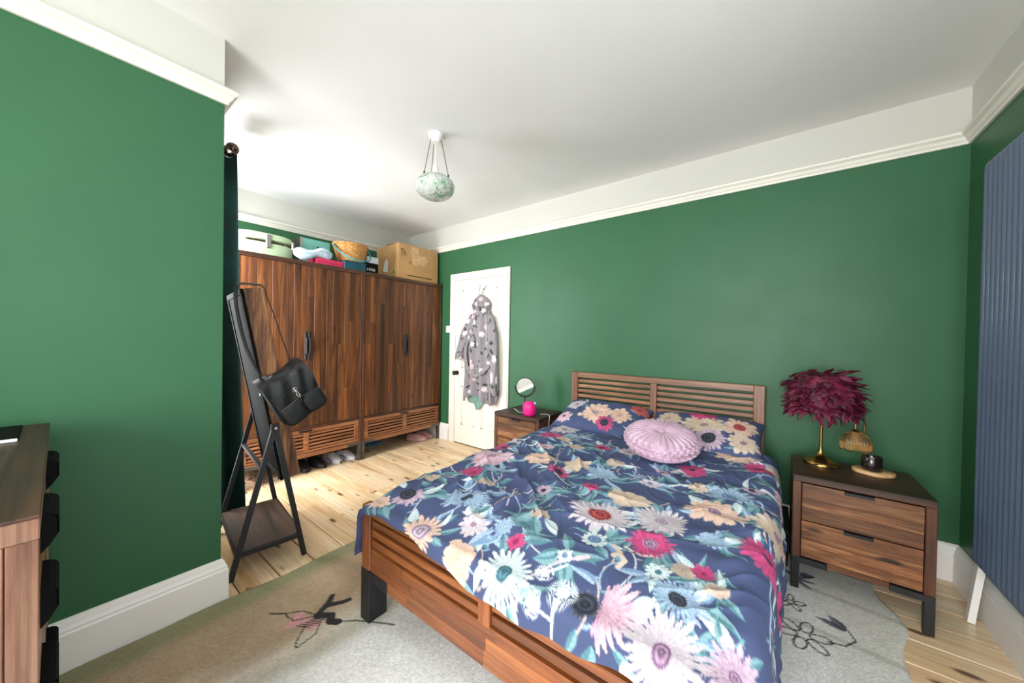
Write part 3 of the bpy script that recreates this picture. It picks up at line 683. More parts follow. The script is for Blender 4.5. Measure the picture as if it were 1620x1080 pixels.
# ================================================================== ROBE ON THE DOOR
def blend(col, mask, c): return col*(1-mask[:, None]) + np.asarray(c)*mask[:, None]
def rose_print(x, z, base, seed, n, rmin, rmax, x0, x1, z0, z1):
    r_ = np.random.default_rng(seed); col = np.tile(np.array(lin(base)), (len(x), 1)); col *= (.85+.3*fbm(x*9, z*6, 2))[:, None]
    for _ in range(n*3):
        a, b, th, l = r_.uniform(x0, x1), r_.uniform(z0, z1), r_.uniform(0, 2*PI), r_.uniform(.02, .04)
        dx, dz = (x-a)*math.cos(th)+(z-b)*math.sin(th), -(x-a)*math.sin(th)+(z-b)*math.cos(th)
        col = blend(col, ss(1, .8, np.hypot(dx/l, dz/(l*.42))), lin((50, 54, 48)))
    for _ in range(n):
        a, b, R = r_.uniform(x0, x1), r_.uniform(z0, z1), r_.uniform(rmin, rmax)
        d = np.hypot(x-a, z-b); th = np.arctan2(z-b, x-a); rr = R*(.88+.12*np.sin(th*5+a*50))
        c = np.array(lin(random.choice(((238, 226, 226), (226, 186, 196), (240, 232, 230))))); sh = .8+.2*np.cos(d/R*9+th*2)
        mk = ss(1, .88, d/rr); col = col*(1-mk[:, None]) + (c*sh[:, None])*mk[:, None]
    return col
t = thing('dressing_gown', 'grey floral hooded dressing gown hanging from hook on cream door', 'dressing gown', (-3.56, -.06, .58))
nu, nv = 170, 190; U, V_ = np.meshgrid(np.linspace(0, 1, nu), np.linspace(0, 1, nv))
zz = 1.71-(1.71-.60)*V_
kz = np.array([.58, .70, .85, 1.0, 1.2, 1.38, 1.52, 1.62, 1.72]); xl = np.interp(zz, kz, [-3.80, -3.80, -3.79, -3.80, -3.79, -3.755, -3.71, -3.665, -3.60]); xr = np.interp(zz, kz, [-3.285, -3.285, -3.295, -3.30, -3.32, -3.34, -3.375, -3.43, -3.50])
a = PI*U; cxm = (xl+xr)/2; hwid = (xr-xl)/2
dep = .062+.035*V_; fold = .030*np.sin(U*PI*11+1.2*np.sin(V_*4))*(.35+.65*V_)+.012*(vn(U*14, V_*3, 1)-.5)
X_ = cxm-hwid*np.cos(a); Y_ = -.030-np.sin(a)**.6*(dep+fold); Z_ = zz-.05*V_*np.sin(a*3+.6)*(V_ > .85)*((V_-.85)/.15)
m = MB().arr(np.stack([X_, Y_, Z_], -1)); m.build('gown_body', ROBEM, t, True, 85, col=rose_print((U*.9-3.9).ravel(), zz.ravel(), (132, 126, 130), 3, 34, .020, .044, -3.9, -3.0, .6, 1.7))
def sleeve(pts, rad, seed, nm='sleeve'):
    n = len(pts); P_ = np.array(pts); ts = np.linspace(0, n-1, 60); pc = np.stack([np.interp(ts, range(n), P_[:, i]) for i in range(3)], -1); rc = np.interp(ts, range(n), rad)
    aa = np.linspace(0, 2*PI, 41); A, T_ = np.meshgrid(aa, np.arange(60)); rr = rc[T_]*(1+.12*np.sin(A*3+T_*.1)+.06*np.sin(A*7+T_*.3))
    X = pc[T_, 0]+rr*np.cos(A); Y = np.minimum(pc[T_, 1]+.62*rr*np.sin(A), -.02); Z = pc[T_, 2]+.25*rr*np.cos(A)*.6
    MB().arr(np.stack([X, Y, Z], -1)).build(nm, ROBEM, t, True, 85, col=rose_print((A*.05).ravel(), (T_*.01).ravel(), (132, 127, 130), seed, 6, .025, .04, 0, .3, 0, .6))
sleeve([(-3.68, -.07, 1.58), (-3.76, -.075, 1.40), (-3.83, -.08, 1.20), (-3.868, -.085, 1.05)], [.03, .058, .064, .066], 5)
sleeve([(-3.40, -.07, 1.56), (-3.345, -.08, 1.35), (-3.315, -.085, 1.05), (-3.315, -.09, .66)], [.035, .055, .052, .058], 6)
def hood(u, v):
    a = PI*u; z = 1.81-.20*v; hwd = .012+.125*min(1, v*1.7)**.8+.02*math.sin(v*5); c = -3.575+.03*v
    return (c-hwd*math.cos(a), -.03-math.sin(a)**.7*(.02+.085*v)-.01*math.sin(8*a)*v, z-.05*v*math.sin(a)*(1 if v > .5 else v*2))
mh = MB().grid(hood, 50, 40); hp = np.concatenate(mh.v); mh.build('hood', ROBEM, t, True, 85, col=rose_print(hp[:, 0], hp[:, 2], (132, 126, 128), 8, 7, .022, .038, -3.72, -3.44, 1.58, 1.76))
CUFF = plain('grey_fleece_trim', (128, 122, 124), .95, var=.12, vs=30, bmp=.3, bs=150)
bl = [(-3.735, -.105, 1.22), (-3.735, -.12, 1.10), (-3.70, -.125, .98), (-3.63, -.135, .90), (-3.55, -.14, .87), (-3.47, -.135, .90), (-3.41, -.125, .95), (-3.36, -.12, 1.0)]
MB().tube(bl, [(.008, .026)]*len(bl), 10, flat=(0, 1, 0)).build('belt', CUFF, t, True, 70)
MB().tube([(-3.60, -.02, 1.93), (-3.585, -.05, 1.86), (-3.57, -.07, 1.82), (-3.565, -.055, 1.80), (-3.55, -.03, 1.83), (-3.50, -.02, 1.92)], .003, 6).build('hanging_loop', BRONZE, t, True)
# green garment beneath
t2 = thing('satin_slip', 'pale green satin garment hanging below the grey dressing gown', 'garment', (-3.56, -.06, .46))
SAT = plain('sage_satin', (116, 152, 140), .35, var=.12, vs=12)
def slip(u, v):
    x = -3.735+.31*u; bot = .56-.105*math.exp(-((u-.42)/.16)**2)-.02*math.sin(u*13); z = .95+(bot-.95)*v
    return (x+.02*math.sin(v*3), -.042-.011*math.sin(u*15+v)-.004*v, z)
MB().grid(slip, 60, 30).build('satin_panel', SAT, t2, True, 80)
MB().tube([slip(u, 1.0) for u in np.linspace(0, 1, 60)], .003, 6).build('hem', SAT, t2, True)

# ================================================================== NIGHTSTANDS
def nightstand(x0, x1, yf, yb, label):
    t = thing('nightstand', label, 'nightstand', ((x0+x1)/2, (yf+yb)/2, 0), group='pair of matching nightstands'); z1 = .61; z0 = .178; s_ = .036; b = .003
    MB().box(x0, x1, yf, yb, z1-.034, z1, b).build('top', D_X, t)
    for p, q in ((x0, x0+s_), (x1-s_, x1)): MB().box(p, q, yf, yb, z0, z1-.034, b).build('side_panel', D_Z, t)
    MB().box(x0+s_, x1-s_, yb-.012, yb, z0, z1-.034).build('back_panel', D_Z, t)
    MB().box(x0+s_, x1-s_, yf+.03, yb, z0, z0+.015).build('bottom_panel', D_X, t)
    MB().box(x0+.14, x1-.14, yf+.004, yf+.03, z0-.022, z0+.006, b).build('apron', W_X, t)
    zz_ = (.184, .376, .573)
    for i in range(2):
        c, d = zz_[i]+.003, zz_[i+1]-.003
        dw = MB().box(x0+s_+.003, x1-s_-.003, yf+.018, yf+.30, c, d-.02).build('drawer', D_X, t)
        hs = [c]; 
        while hs[-1] < d-.03: hs.append(min(d, hs[-1]+random.choice((.045, .055, .066))))
        hs[-1] = d
        for p, q in zip(hs[:-1], hs[1:]):
            piece('plank', W_X, dw, 'np', (x1-x0-2*s_-.006, .016, q-p-.0005), ((x0+x1)/2, yf+.010, (p+q)/2), .001)
        xm = (x0+x1)/2
        MB().box(xm-.052, xm+.052, yf-.010, yf+.012, d-.004, d, .001).box(xm-.052, xm+.052, yf-.012, yf-.009, d-.014, d, .001).build('drawer_pull', BLACK, dw)
    for p, q, sg in ((x0, x0+.034, 1), (x1-.034, x1, -1)):
        for ya, yb_ in ((yf, yf+.034), (yb-.034, yb)):
            e0 = x0 if sg > 0 else x1
            MB().box(p, q, ya, yb_, 0, z0, .002).box(*sorted((e0, e0+sg*.142)), ya-.001, yb_, z0-.03, z0, .002).build('leg', BLACK, t)
    return t
nightstand(-.737, -.235, -.652, -.232, 'wooden two-drawer nightstand under the feather lamp, right of bed')
nightstand(-2.945, -2.440, -.502, -.085, 'wooden two-drawer nightstand with round mirror, left of bed')
# feather lamp
lc = (-.607, -.352); ZN = .611
t = thing('feather_lamp', 'brass table lamp with burgundy feather shade on right nightstand', 'lamp', (lc[0], lc[1], ZN))
MB().lathe([(0, 0), (.078, 0), (.079, .010), (.074, .018), (.066, .022), (.060, .030), (.040, .040), (.022, .052), (.014, .066), (.012, .075), (0, .075)], (*lc, ZN), 36).build('lamp_base', BRASS, t, True, 60)
MB().lathe([(0, .07), (.011, .07), (.009, .08), (.0075, .10), (.0075, .34), (0, .34)], (*lc, ZN), 14).build('stem', BRASS, t, True)
FEA = plain('burgundy_feather', (74, 11, 37), .6, var=.55, vs=24)
sh = MB().lathe([(.10, .312), (.125, .318), (.135, .35), (.130, .455), (.10, .51), (.05, .523), (.0, .525)], (*lc, ZN), 28, close=True).build('shade', FEA, t, True)
def feather_mesh(i):
    r_ = random.Random(i); ln, wd = r_.uniform(.050, .078), r_.uniform(.020, .030); cv = r_.uniform(.25, .9)*ln; n = 5; V = []; F = []
    for j in range(n+1):
        s_ = j/n; wj = wd*math.sin(PI*min(.97, s_*.92+.06))**.7*(1 if j < n else .15); x = s_*ln; z = -cv*s_*s_
        V += [(x, -wj/2, z+.003*(j % 2)), (x, 0, z+.005*s_), (x, wj/2, z-.002*(j % 2))]
    for j in range(n):
        for c_ in (0, 1): F.append((j*3+c_, (j+1)*3+c_, (j+1)*3+c_+1, j*3+c_+1))
    me = bpy.data.meshes.new('feather'); me.from_pydata(V, [], F); me.materials.append(FEA); me.polygons.foreach_set('use_smooth', [True]*len(F)); return me
FM = [feather_mesh(i) for i in range(12)]
def feather_pos(r_):
    h_ = r_.random(); a = r_.uniform(0, 2*PI)
    z = .312+.205*h_; rr = .128-.03*max(0, (h_-.7)/.15) if h_ < .85 else r_.uniform(.01, .11)
    return a, z, rr, h_
rf = random.Random(5)
for i in range(300):
    a, z, rr, h_ = feather_pos(rf)
    o = bpy.data.objects.new('feather', rf.choice(FM)); C.objects.link(o); o.parent = sh
    o.location = (rr*math.cos(a)*.93, rr*math.sin(a)*.93, z)
    o.rotation_euler = (rf.uniform(-.9, .9), rf.uniform(-.6, .75)-(.35 if h_ > .85 else 0)+(.3 if h_ < .18 else 0), a+rf.uniform(-.7, .7)); s_ = rf.uniform(.75, 1.15); o.scale = (s_, s_*1.1, s_)
m = MB()
for i in range(420):
    a, z, rr, h_ = feather_pos(rf); me = rf.choice(FM); V = np.array([v.co[:] for v in me.vertices]); k = len(m.v)
    m.add(V, [tuple(p.vertices) for p in me.polygons])
    rotated(m, Matrix.Translation((lc[0]+rr*math.cos(a)*.9, lc[1]+rr*math.sin(a)*.9, ZN+z)) @ Matrix.Rotation(a+rf.uniform(-.9, .9), 4, 'Z') @ Matrix.Rotation(rf.uniform(-.5, .8), 4, 'Y') @ Matrix.Rotation(rf.uniform(-1, 1), 4, 'X'), k)
o = m.build('under_feathers', FEA, t, True); o['kind'] = 'stuff'
for k, (dx, dy, rz, lab) in enumerate(((-.045, -.105, .3, 'fallen burgundy feather lying left of the brass lamp base'), (.03, -.098, .15, 'fallen burgundy feather in front of the brass lamp base'))):
    o = bpy.data.objects.new('fallen_feather', FM[k].copy()); C.objects.link(o); o.location = (lc[0]+dx, lc[1]+dy, ZN+.014); o.rotation_euler = (0, -.25, rz); o.scale = (.7, 1, .3); tag(o, lab, 'feather', 'fallen feathers')
# candle warmer lamp on oval wooden base
wc = (-.396, -.365)
t = thing('candle_warmer_lamp', 'small lamp with amber glass flower shade on oval pale wood base', 'lamp', (*wc, ZN))
LWOOD = wood('pale_beech', (186, 140, 92), (212, 168, 116), (226, 188, 140), 'x', .5, 10, .95, 1.05, 0, .1)
MB().lathe([(0, 0), (.080, 0), (.084, .004), (.084, .016), (.080, .020), (0, .020)], (*wc, ZN), 44, 1., .82).build('lamp_base', LWOOD, t, True, 50)
arch = [(-.425, -.315, ZN+.018), (-.425, -.315, ZN+.24)] + [(-.446-.0+.021*math.cos(a), -.33-.018*(1-math.cos(a))/2*1.4, ZN+.24+.042*math.sin(a)) for a in np.linspace(0.15, PI, 12)] + [(-.467, -.356, ZN+.215)]
MB().tube(arch, .0042, 10).build('gooseneck', BRASS, t, True)
ga, nt, b = newmat('amber_glass'); b.inputs['Base Color'].default_value = (*lin((226, 188, 132)), 1); b.inputs['Transmission Weight'].default_value = 1.; b.inputs['Roughness'].default_value = .03; b.inputs['IOR'].default_value = 1.33
L(nt, mixc(nt, noise(nt, coords(nt), 30, 2), (222, 184, 128), (248, 238, 216)), b.inputs['Base Color'])
gc = (-.465, -.357, ZN+.105)
def tulip(u, v, k=0):
    a = 2*PI*u; pet = abs(math.cos(3*a)); r = .010+.052*math.sin(min(1, v*1.05)*PI*.62)**.8; r *= 1+(.10*pet-.05)*v; r += .0026*math.cos(36*a)*v-k*.003
    z = .112-.098*v**1.25-.016*v**4*(pet); return (gc[0]+r*math.cos(a), gc[1]+r*math.sin(a), gc[2]+z)
m = MB().grid(lambda u, v: tulip(u, v), 216, 22, True); m.grid(lambda u, v: tulip(u, v, 1), 216, 22, True); m.build('glass_shade', ga, t, True, 80)
MB().lathe([(0, .10), (.014, .10), (.016, .108), (.008, .120), (0, .122)], gc, 16).build('shade_cap', BRASS, t, True)
MB().lathe([(0, .035), (.014, .042), (.018, .06), (.012, .085), (.008, .10), (0, .10)], gc, 16).build('bulb', plain('warm_bulb', (240, 226, 200), .2), t, True)
jc = (-.404, -.372, ZN+.0205)
t = thing('candle_jar', 'dark glass candle jar on the pale oval wood base', 'candle', jc)
JAR = plain('smoked_glass', (30, 20, 22), .12, var=.1, coat=.6)
MB().lathe([(0, 0), (.040, 0), (.042, .003), (.042, .070), (.040, .072), (.038, .070), (.038, .048)], jc, 40, close=True).build('jar', JAR, t, True, 50)
MB().lathe([(.0, .047), (.038, .047)], jc, 32, close=True).build('wax', plain('cream_wax', (214, 196, 178), .5), t)
MB().tube([(jc[0], jc[1], jc[2]+.047), (jc[0]+.001, jc[1], jc[2]+.057)], .001, 5).build('wick', BLACKM, t)
MB().tube([(jc[0]+.041*math.cos(a), jc[1]+.041*math.sin(a), jc[2]+.072) for a in np.linspace(0, 2*PI, 41)], .0012, 6, False).build('rim', CHROME, t, True)
m = MB()
for z0, w0, w1 in ((.046, .5, .95), (.036, .45, 1.0), (.030, .5, .85)): m.grid(lambda u, v: (jc[0]+.0424*math.cos(-PI/2-1.05+(w0+(w1-w0)*u)*1.2), jc[1]+.0424*math.sin(-PI/2-1.05+(w0+(w1-w0)*u)*1.2), jc[2]+z0+.003*v), 10, 2)
m.build('label_print', plain('grey_print', (84, 74, 76), .6), t)
# round make-up mirror, pink speaker, ball, cable on the left nightstand
mc = Vector((-2.725, -.315, .845)); 
t = thing('makeup_mirror', 'round black-rimmed make-up mirror standing on left nightstand', 'mirror', (mc.x, mc.y, ZN))
MB().lathe([(0, 0), (.062, 0), (.064, .006), (.05, .012), (.012, .016), (0, .016)], (mc.x, mc.y, ZN), 28).build('mirror_base', BLACK, t, True)
MB().tube([(mc.x, mc.y, ZN+.012), (mc.x, mc.y, mc.z-.092)], .0065, 10).build('stem', BLACK, t, True)
Rq = Matrix.Translation(mc) @ Matrix.Rotation(math.radians(34), 4, 'Z') @ Matrix.Rotation(math.radians(77), 4, 'X')
m = MB().lathe([(.080, -.006), (.088, -.007), (.090, 0), (.088, .007), (.080, .006)], n=44, close=True); m.lathe([(0, -.006), (.082, -.006)], n=44, close=True); rotated(m, Rq).build('rim', BLACK, t, True)
rotated(MB().lathe([(0, .0045), (.081, .0045), (.081, -.004), (0, -.004)], n=44, close=True), Rq).build('glass', mirror_m, t)
m = MB().tube([(.096*math.cos(a), .096*math.sin(a), 0) for a in np.linspace(PI, 2*PI, 25)], .004, 8); m.box(-.105, -.088, -.006, .006, -.006, .006, .002); m.box(.088, .105, -.006, .006, -.006, .006, .002); rotated(m, Rq @ Matrix.Rotation(0, 4, 'Z')).build('yoke', BLACK, t, True)
PK = plain('neon_pink', (236, 30, 132), .45, var=.04); pc = (-2.595, -.425, ZN)
t = thing('pink_speaker', 'neon pink rounded canister on the left nightstand', 'canister', pc)
MB().lathe([(0, 0), (.046, 0), (.055, .008), (.060, .03), (.061, .06), (.060, .085), (.054, .105), (.046, .114), (.044, .118), (0, .118)], pc, 36).build('canister_body', PK, t, True, 50)
MB().lathe([(0, .118), (.040, .118), (.038, .123), (0, .123)], pc, 28).build('lid', PK, t, True)
MB().lathe([(0, 0), (.010, 0), (.010, .018), (0, .02)], (pc[0]+.052, pc[1]+.012, ZN+.104), 12).build('spout', plain('pale_cyan', (170, 216, 226), .4), t, True)
single('trinket_ball', MB().lathe([(.013*math.cos(a), .013+.013*math.sin(a)) for a in np.linspace(-PI/2, PI/2, 12)], (-2.665, -.37, ZN), 16), plain('lilac_pearl', (206, 196, 224), .25), 'tiny lilac ball between make-up mirror and pink canister', 'ball', (-2.665, -.37, ZN), True)
CAB = plain('white_cable', (214, 212, 208), .5)
single('charging_cable', MB().tube([(-2.86, -.30, ZN+.003), (-2.80, -.34, ZN+.003), (-2.74, -.40, ZN+.003), (-2.68, -.36, ZN+.004)], .0025, 6), CAB, 'thin white cable on the nightstand left of pink canister', 'cable', (-2.8, -.33, ZN), True)
single('charging_cable', MB().tube([(-2.53, -.34, ZN+.003), (-2.50, -.30, ZN+.003), (-2.46, -.31, ZN+.004), (-2.437, -.33, ZN+.002), (-2.432, -.345, ZN-.03), (-2.430, -.36, ZN-.10), (-2.43, -.37, ZN-.2)], .003, 6), CAB, 'white cable draped over the edge of left nightstand beside bed', 'cable', (-2.48, -.33, ZN), True)

# ================================================================== RADIATOR and loose strip
t = thing('column_radiator', 'tall slate blue vertical column radiator on the right wall', 'radiator', (-.06, -.9, .33))
FN = MB().grid(lambda u, v: (.027*math.copysign(abs(math.cos(2*PI*u))**.6, math.cos(2*PI*u)), .0198*math.copysign(abs(math.sin(2*PI*u))**.7, math.sin(2*PI*u)), (.022 if v < .01 or v > .99 else 0)*0+1.81*v), 18, 2, True)
FN = MB()
def finp(u, v):
    a = 2*PI*u; k = min(1, v*45, (1-v)*45); k = math.sqrt(max(.02, 1-(1-k)**2)) if k < 1 else 1
    return (.028*math.copysign(abs(math.cos(a))**.9, math.cos(a))*k, .0168*math.copysign(abs(math.sin(a))**1., math.sin(a))*(.7+.3*k), 1.842*v-.03)
vs_ = [0, .003, .007, .013, .023, .977, .987, .993, .997, 1]
FN.add([finp(i/16, v) for v in vs_ for i in range(16)], [(j*16+i, j*16+(i+1) % 16, (j+1)*16+(i+1) % 16, (j+1)*16+i) for j in range(9) for i in range(16)] + [tuple(range(16))[::-1], tuple(range(144, 160))])
fm = FN.mesh('fin', (0, 0, 0), True, 60); fm.materials.append(RADP)
for i in range(20):
    o = bpy.data.objects.new('fin', fm); C.objects.link(o); o.parent = t; o.location = (0, .9-.475-.0425*i, 0)
for z in (.40, 2.07): MB().box(-.058, -.032, -1.29, -.47, z, z+.04, .006).build('header_pipe', RADP, t)
for y in (-.6, -1.1):
    for z in (.6, 1.9): MB().box(-.06, 0, y-.012, y+.012, z, z+.04, .003).build('wall_bracket', RADP, t)
m = MB().bar((-.070, -.405, .004), (-.044, -.412, .285), .024, .030, (1, 0, 0))
single('loose_trim_strip', m, WHITE, 'loose white painted strip leaning against skirting below the radiator', 'trim strip', (-.06, -.41, 0))

# ================================================================== BED
BL = (-1.614, -.055, 0); BR = .019
t = bed = thing('bed', 'dark wooden double bed frame with slatted headboard and footboard', 'bed', BL, BR, local=True)
def board(y0, y1, hw_, top, bot, pitch, slh, trh, nsl, lowtop, hx, hz, cxs=0., legtop=.255):
    """slatted end board: stiles, rails, slats"""
    s_ = .064
    for sg in (-1, 1): MB().box(cxs+sg*hw_, cxs+sg*(hw_-s_), y0, y1, legtop, top, .004).build('post', hz, t)
    MB().box(cxs-hw_+s_, cxs+hw_-s_, y0+.003, y1-.003, top-trh, top, .003).build('top_rail', hx, t)
    MB().box(cxs-.026, cxs+.026, y0+.001, y1-.003, lowtop, top-trh, .003).build('middle_stile', hz, t)
    for a, b in ((cxs-hw_+s_, cxs-.026), (cxs+.026, cxs+hw_-s_)):
        for j in range(nsl):
            z = top-trh-pitch*(j)-(pitch-slh)-slh/2
            piece('slat', hx, t, 'bs', (b-a, (y1-y0)*.5, slh), ((a+b)/2, (y0+y1)/2, z), .003)
board(-.028, .022, .735, 1.003, .30, .0455, .029, .048, 11, .36, H_X, H_Z)
MB().box(-.671, .671, -.02, .015, .25, .39, .003).build('lower_rail', H_X, t)
board(-2.112, -2.066, .7345, .537, .2, .0455, .030, .046, 3, .344, B_X, B_Z, .0, .235)
# broad lower rail of the footboard, made of three glued boards
for z0, z1 in ((.205, .262), (.262, .308), (.308, .350)):
    xc = [-.6705, random.uniform(-.45, -.25), random.uniform(-.1, .1), random.uniform(.25, .45), .6705]
    for a, b in zip(xc[:-1], xc[1:]):
        if b-a > .05: piece('board', B_X, t, 'fb', (b-a-.0004, .040, z1-z0-.0004), ((a+b)/2, -2.088, (z0+z1)/2), .0006)
for sg in (-1, 1):
    MB().box(sg*.735, sg*.700, -2.06, -.03, .24, .36, .003).build('side_rail', B_X, t)
    m = MB().box(sg*.7355, sg*.668, -2.113, -2.02, .012, .235, .003); m.box(sg*.7355, sg*.54, -2.1135, -2.06, .205, .252, .003); m.build('leg', BLACK, t)
    MB().box(sg*.7355, sg*.68, -.03, .022, 0, .30, .003).build('leg', BLACK, t)
MB().box(-.70, .70, -2.03, -.05, .30, .52, .05).build('mattress', plain('mattress_ticking', (226, 222, 214), .9), t)
MB().box(-.70, .70, -2.05, -.03, .24, .30, .004).build('slat_base', B_X, t)

# ---------------------------------------------------- floral print in cloth coordinates (metres)
PAL = {k: [np.array(lin(c)) for c in v] for k, v in dict(
    peach=((232, 206, 188), (218, 170, 150), (176, 112, 98)), white=((216, 210, 213), (194, 176, 188), (136, 112, 136)), pink=((226, 200, 210), (206, 156, 176), (158, 92, 124)),
    mag=((206, 84, 136), (180, 44, 100), (110, 18, 62)), cream=((226, 208, 188), (206, 178, 152), (156, 122, 100)), blue=((172, 194, 214), (124, 154, 186), (64, 90, 130)),
    wteal=((226, 232, 232), (196, 216, 218), (70, 124, 138)), mauve=((210, 188, 202), (176, 144, 168), (106, 74, 108)), teal=((132, 172, 178), (86, 132, 142), (44, 86, 100)), sand=((206, 188, 172), (180, 158, 144), (126, 102, 92)), grey=((110, 114, 130), (60, 64, 80), (28, 30, 42)), red=((208, 112, 100), (186, 78, 74), (118, 44, 50))).items()}
NAVY = np.array(lin((66, 77, 114)))
def hsh(i, s): return (np.sin(i*127.1+s*311.7)*43758.5453) % 1.
def flower(P, col, c, R, pal, n=13, layers=3, cen=None, cr=.2, rot=0., sq=1., sqa=0., fan=None, jag=.25, seed=1):
    d = P-np.array(c); k = np.where((np.abs(d[:, 0]) < R*1.3) & (np.abs(d[:, 1]) < R*1.3))[0]
    if not len(k): return
    d = d[k]; ca, sa = math.cos(sqa), math.sin(sqa); e = np.stack([d[:, 0]*ca+d[:, 1]*sa, (-d[:, 0]*sa+d[:, 1]*ca)/sq], -1)
    r = np.hypot(e[:, 0], e[:, 1])/R; th = np.arctan2(e[:, 1], e[:, 0])+rot; q = PAL[pal]; cc = col[k]
    for l in range(layers):
        rl = 1-.27*l; nn = n-l; x = (th/(2*PI)*nn+.37*l) % nn; i = np.floor(x); t_ = np.abs(x-i-.5)*2
        tip = rl*(1-.30*hsh(i, seed+l))*(1-jag*t_**2.2) + .03*np.sin(th*nn*5+seed)
        if fan is not None:
            df = np.abs((th-rot-fan+PI) % (2*PI)-PI); tip = tip*(1-.75*ss(1.3, 2.2, df))
        mk = ss(0, 1, (tip-r)/.035)
        s_ = np.clip(r/np.maximum(rl, .1), 0, 1); st = .5+.5*np.sin(x*2*PI*4+3*hsh(i, 3))
        a = q[1]*(1-s_[:, None])+q[0]*s_[:, None]; a = a*(1-.30*(st*(1-.6*s_))[:, None])
        ed = ss(.80, 1, t_)*.55+ss(.10, .0, tip-r)*.25 + (.35*ss(.12, .0, r-(rl-.42)))*(l < layers-1)
        a = a*(1-ed[:, None]*.6)+q[2]*(ed*.6)[:, None]; mk = mk[:, None]; cc = cc*(1-mk)+a*mk
    if cen is not None:
        qc = PAL[cen]; mk = ss(0, 1, (cr*(1+.08*np.sin(th*19))-r)/.03)[:, None]; s_ = np.clip(r/cr, 0, 1); ring = .5+.5*np.cos(s_*PI*4.)
        a = qc[1]*ring[:, None]+qc[2]*(1-ring[:, None]); a = a*(.8+.4*hsh(np.floor(th*9)+np.floor(s_*6)*17, 5))[:, None]; cc = cc*(1-mk)+a*mk
    col[k] = cc
def leaf(P, col, c, ang, ln, wd, pal='teal', bend=.2):
    d = P-np.array(c); k = np.where((np.abs(d[:, 0]) < ln*1.2) & (np.abs(d[:, 1]) < ln*1.2))[0]
    if not len(k): return
    d = d[k]; x = d[:, 0]*math.cos(ang)+d[:, 1]*math.sin(ang); y = -d[:, 0]*math.sin(ang)+d[:, 1]*math.cos(ang)-bend*(d[:, 0]*math.cos(ang)+d[:, 1]*math.sin(ang))**2/ln
    s_ = x/ln; hw_ = wd*np.sin(PI*np.clip(s_, 0, 1)**.8); mk = ss(0, .003, hw_-np.abs(y))*(s_ > 0)*(s_ < 1); q = PAL[pal]
    vein = ss(.0018, .0, np.abs(y)); a = np.where((y > 0)[:, None], q[0], q[1]); sd = (.5+.5*np.sin(x*420+np.abs(y)*300))*.2
    a = a*(1-sd[:, None])+q[2]*(sd+vein*.5*(1-sd))[:, None]*.9; mk = mk[:, None]*.95; col[k] = col[k]*(1-mk)+a*mk
def stem(P, col, pts, wd, c):
    pts = np.array(pts); lo, hi = pts.min(0)-.02, pts.max(0)+.02; k = np.where(((P > lo) & (P < hi)).all(1))[0]
    if not len(k): return
    best = np.full(len(k), 9.); p = P[k]
    for a, b in zip(pts[:-1], pts[1:]):
        ab = b-a; t_ = np.clip(((p-a)@ab)/(ab@ab+1e-12), 0, 1); best = np.minimum(best, np.hypot(*(p-a-t_[:, None]*ab).T))
    mk = ss(wd+.0022, wd-.001, best)[:, None]; col[k] = col[k]*(1-mk)+np.array(lin(c))*mk
def dandelion(P, col, c, R, ang):
    d = P-np.array(c); k = np.where(np.hypot(d[:, 0], d[:, 1]) < R*1.4)[0]
    if not len(k): return
    d = d[k]; r = np.hypot(d[:, 0], d[:, 1])/R; th = np.arctan2(d[:, 1], d[:, 0]); sp = np.abs(np.sin(th*21+np.sin(r*7)))
    mk = np.maximum(ss(.52, .30, r), ss(.55, .85, sp)*ss(1.05, .8, r)*.85)[:, None]; col[k] = col[k]*(1-mk)+np.array(lin((236, 244, 250)))*mk
    stem(P, col, [(c[0]+R*s_*1.0*math.cos(ang), c[1]+R*s_*math.sin(ang)) for s_ in np.linspace(.3, 2.2, 7)], .0035, (226, 236, 244))
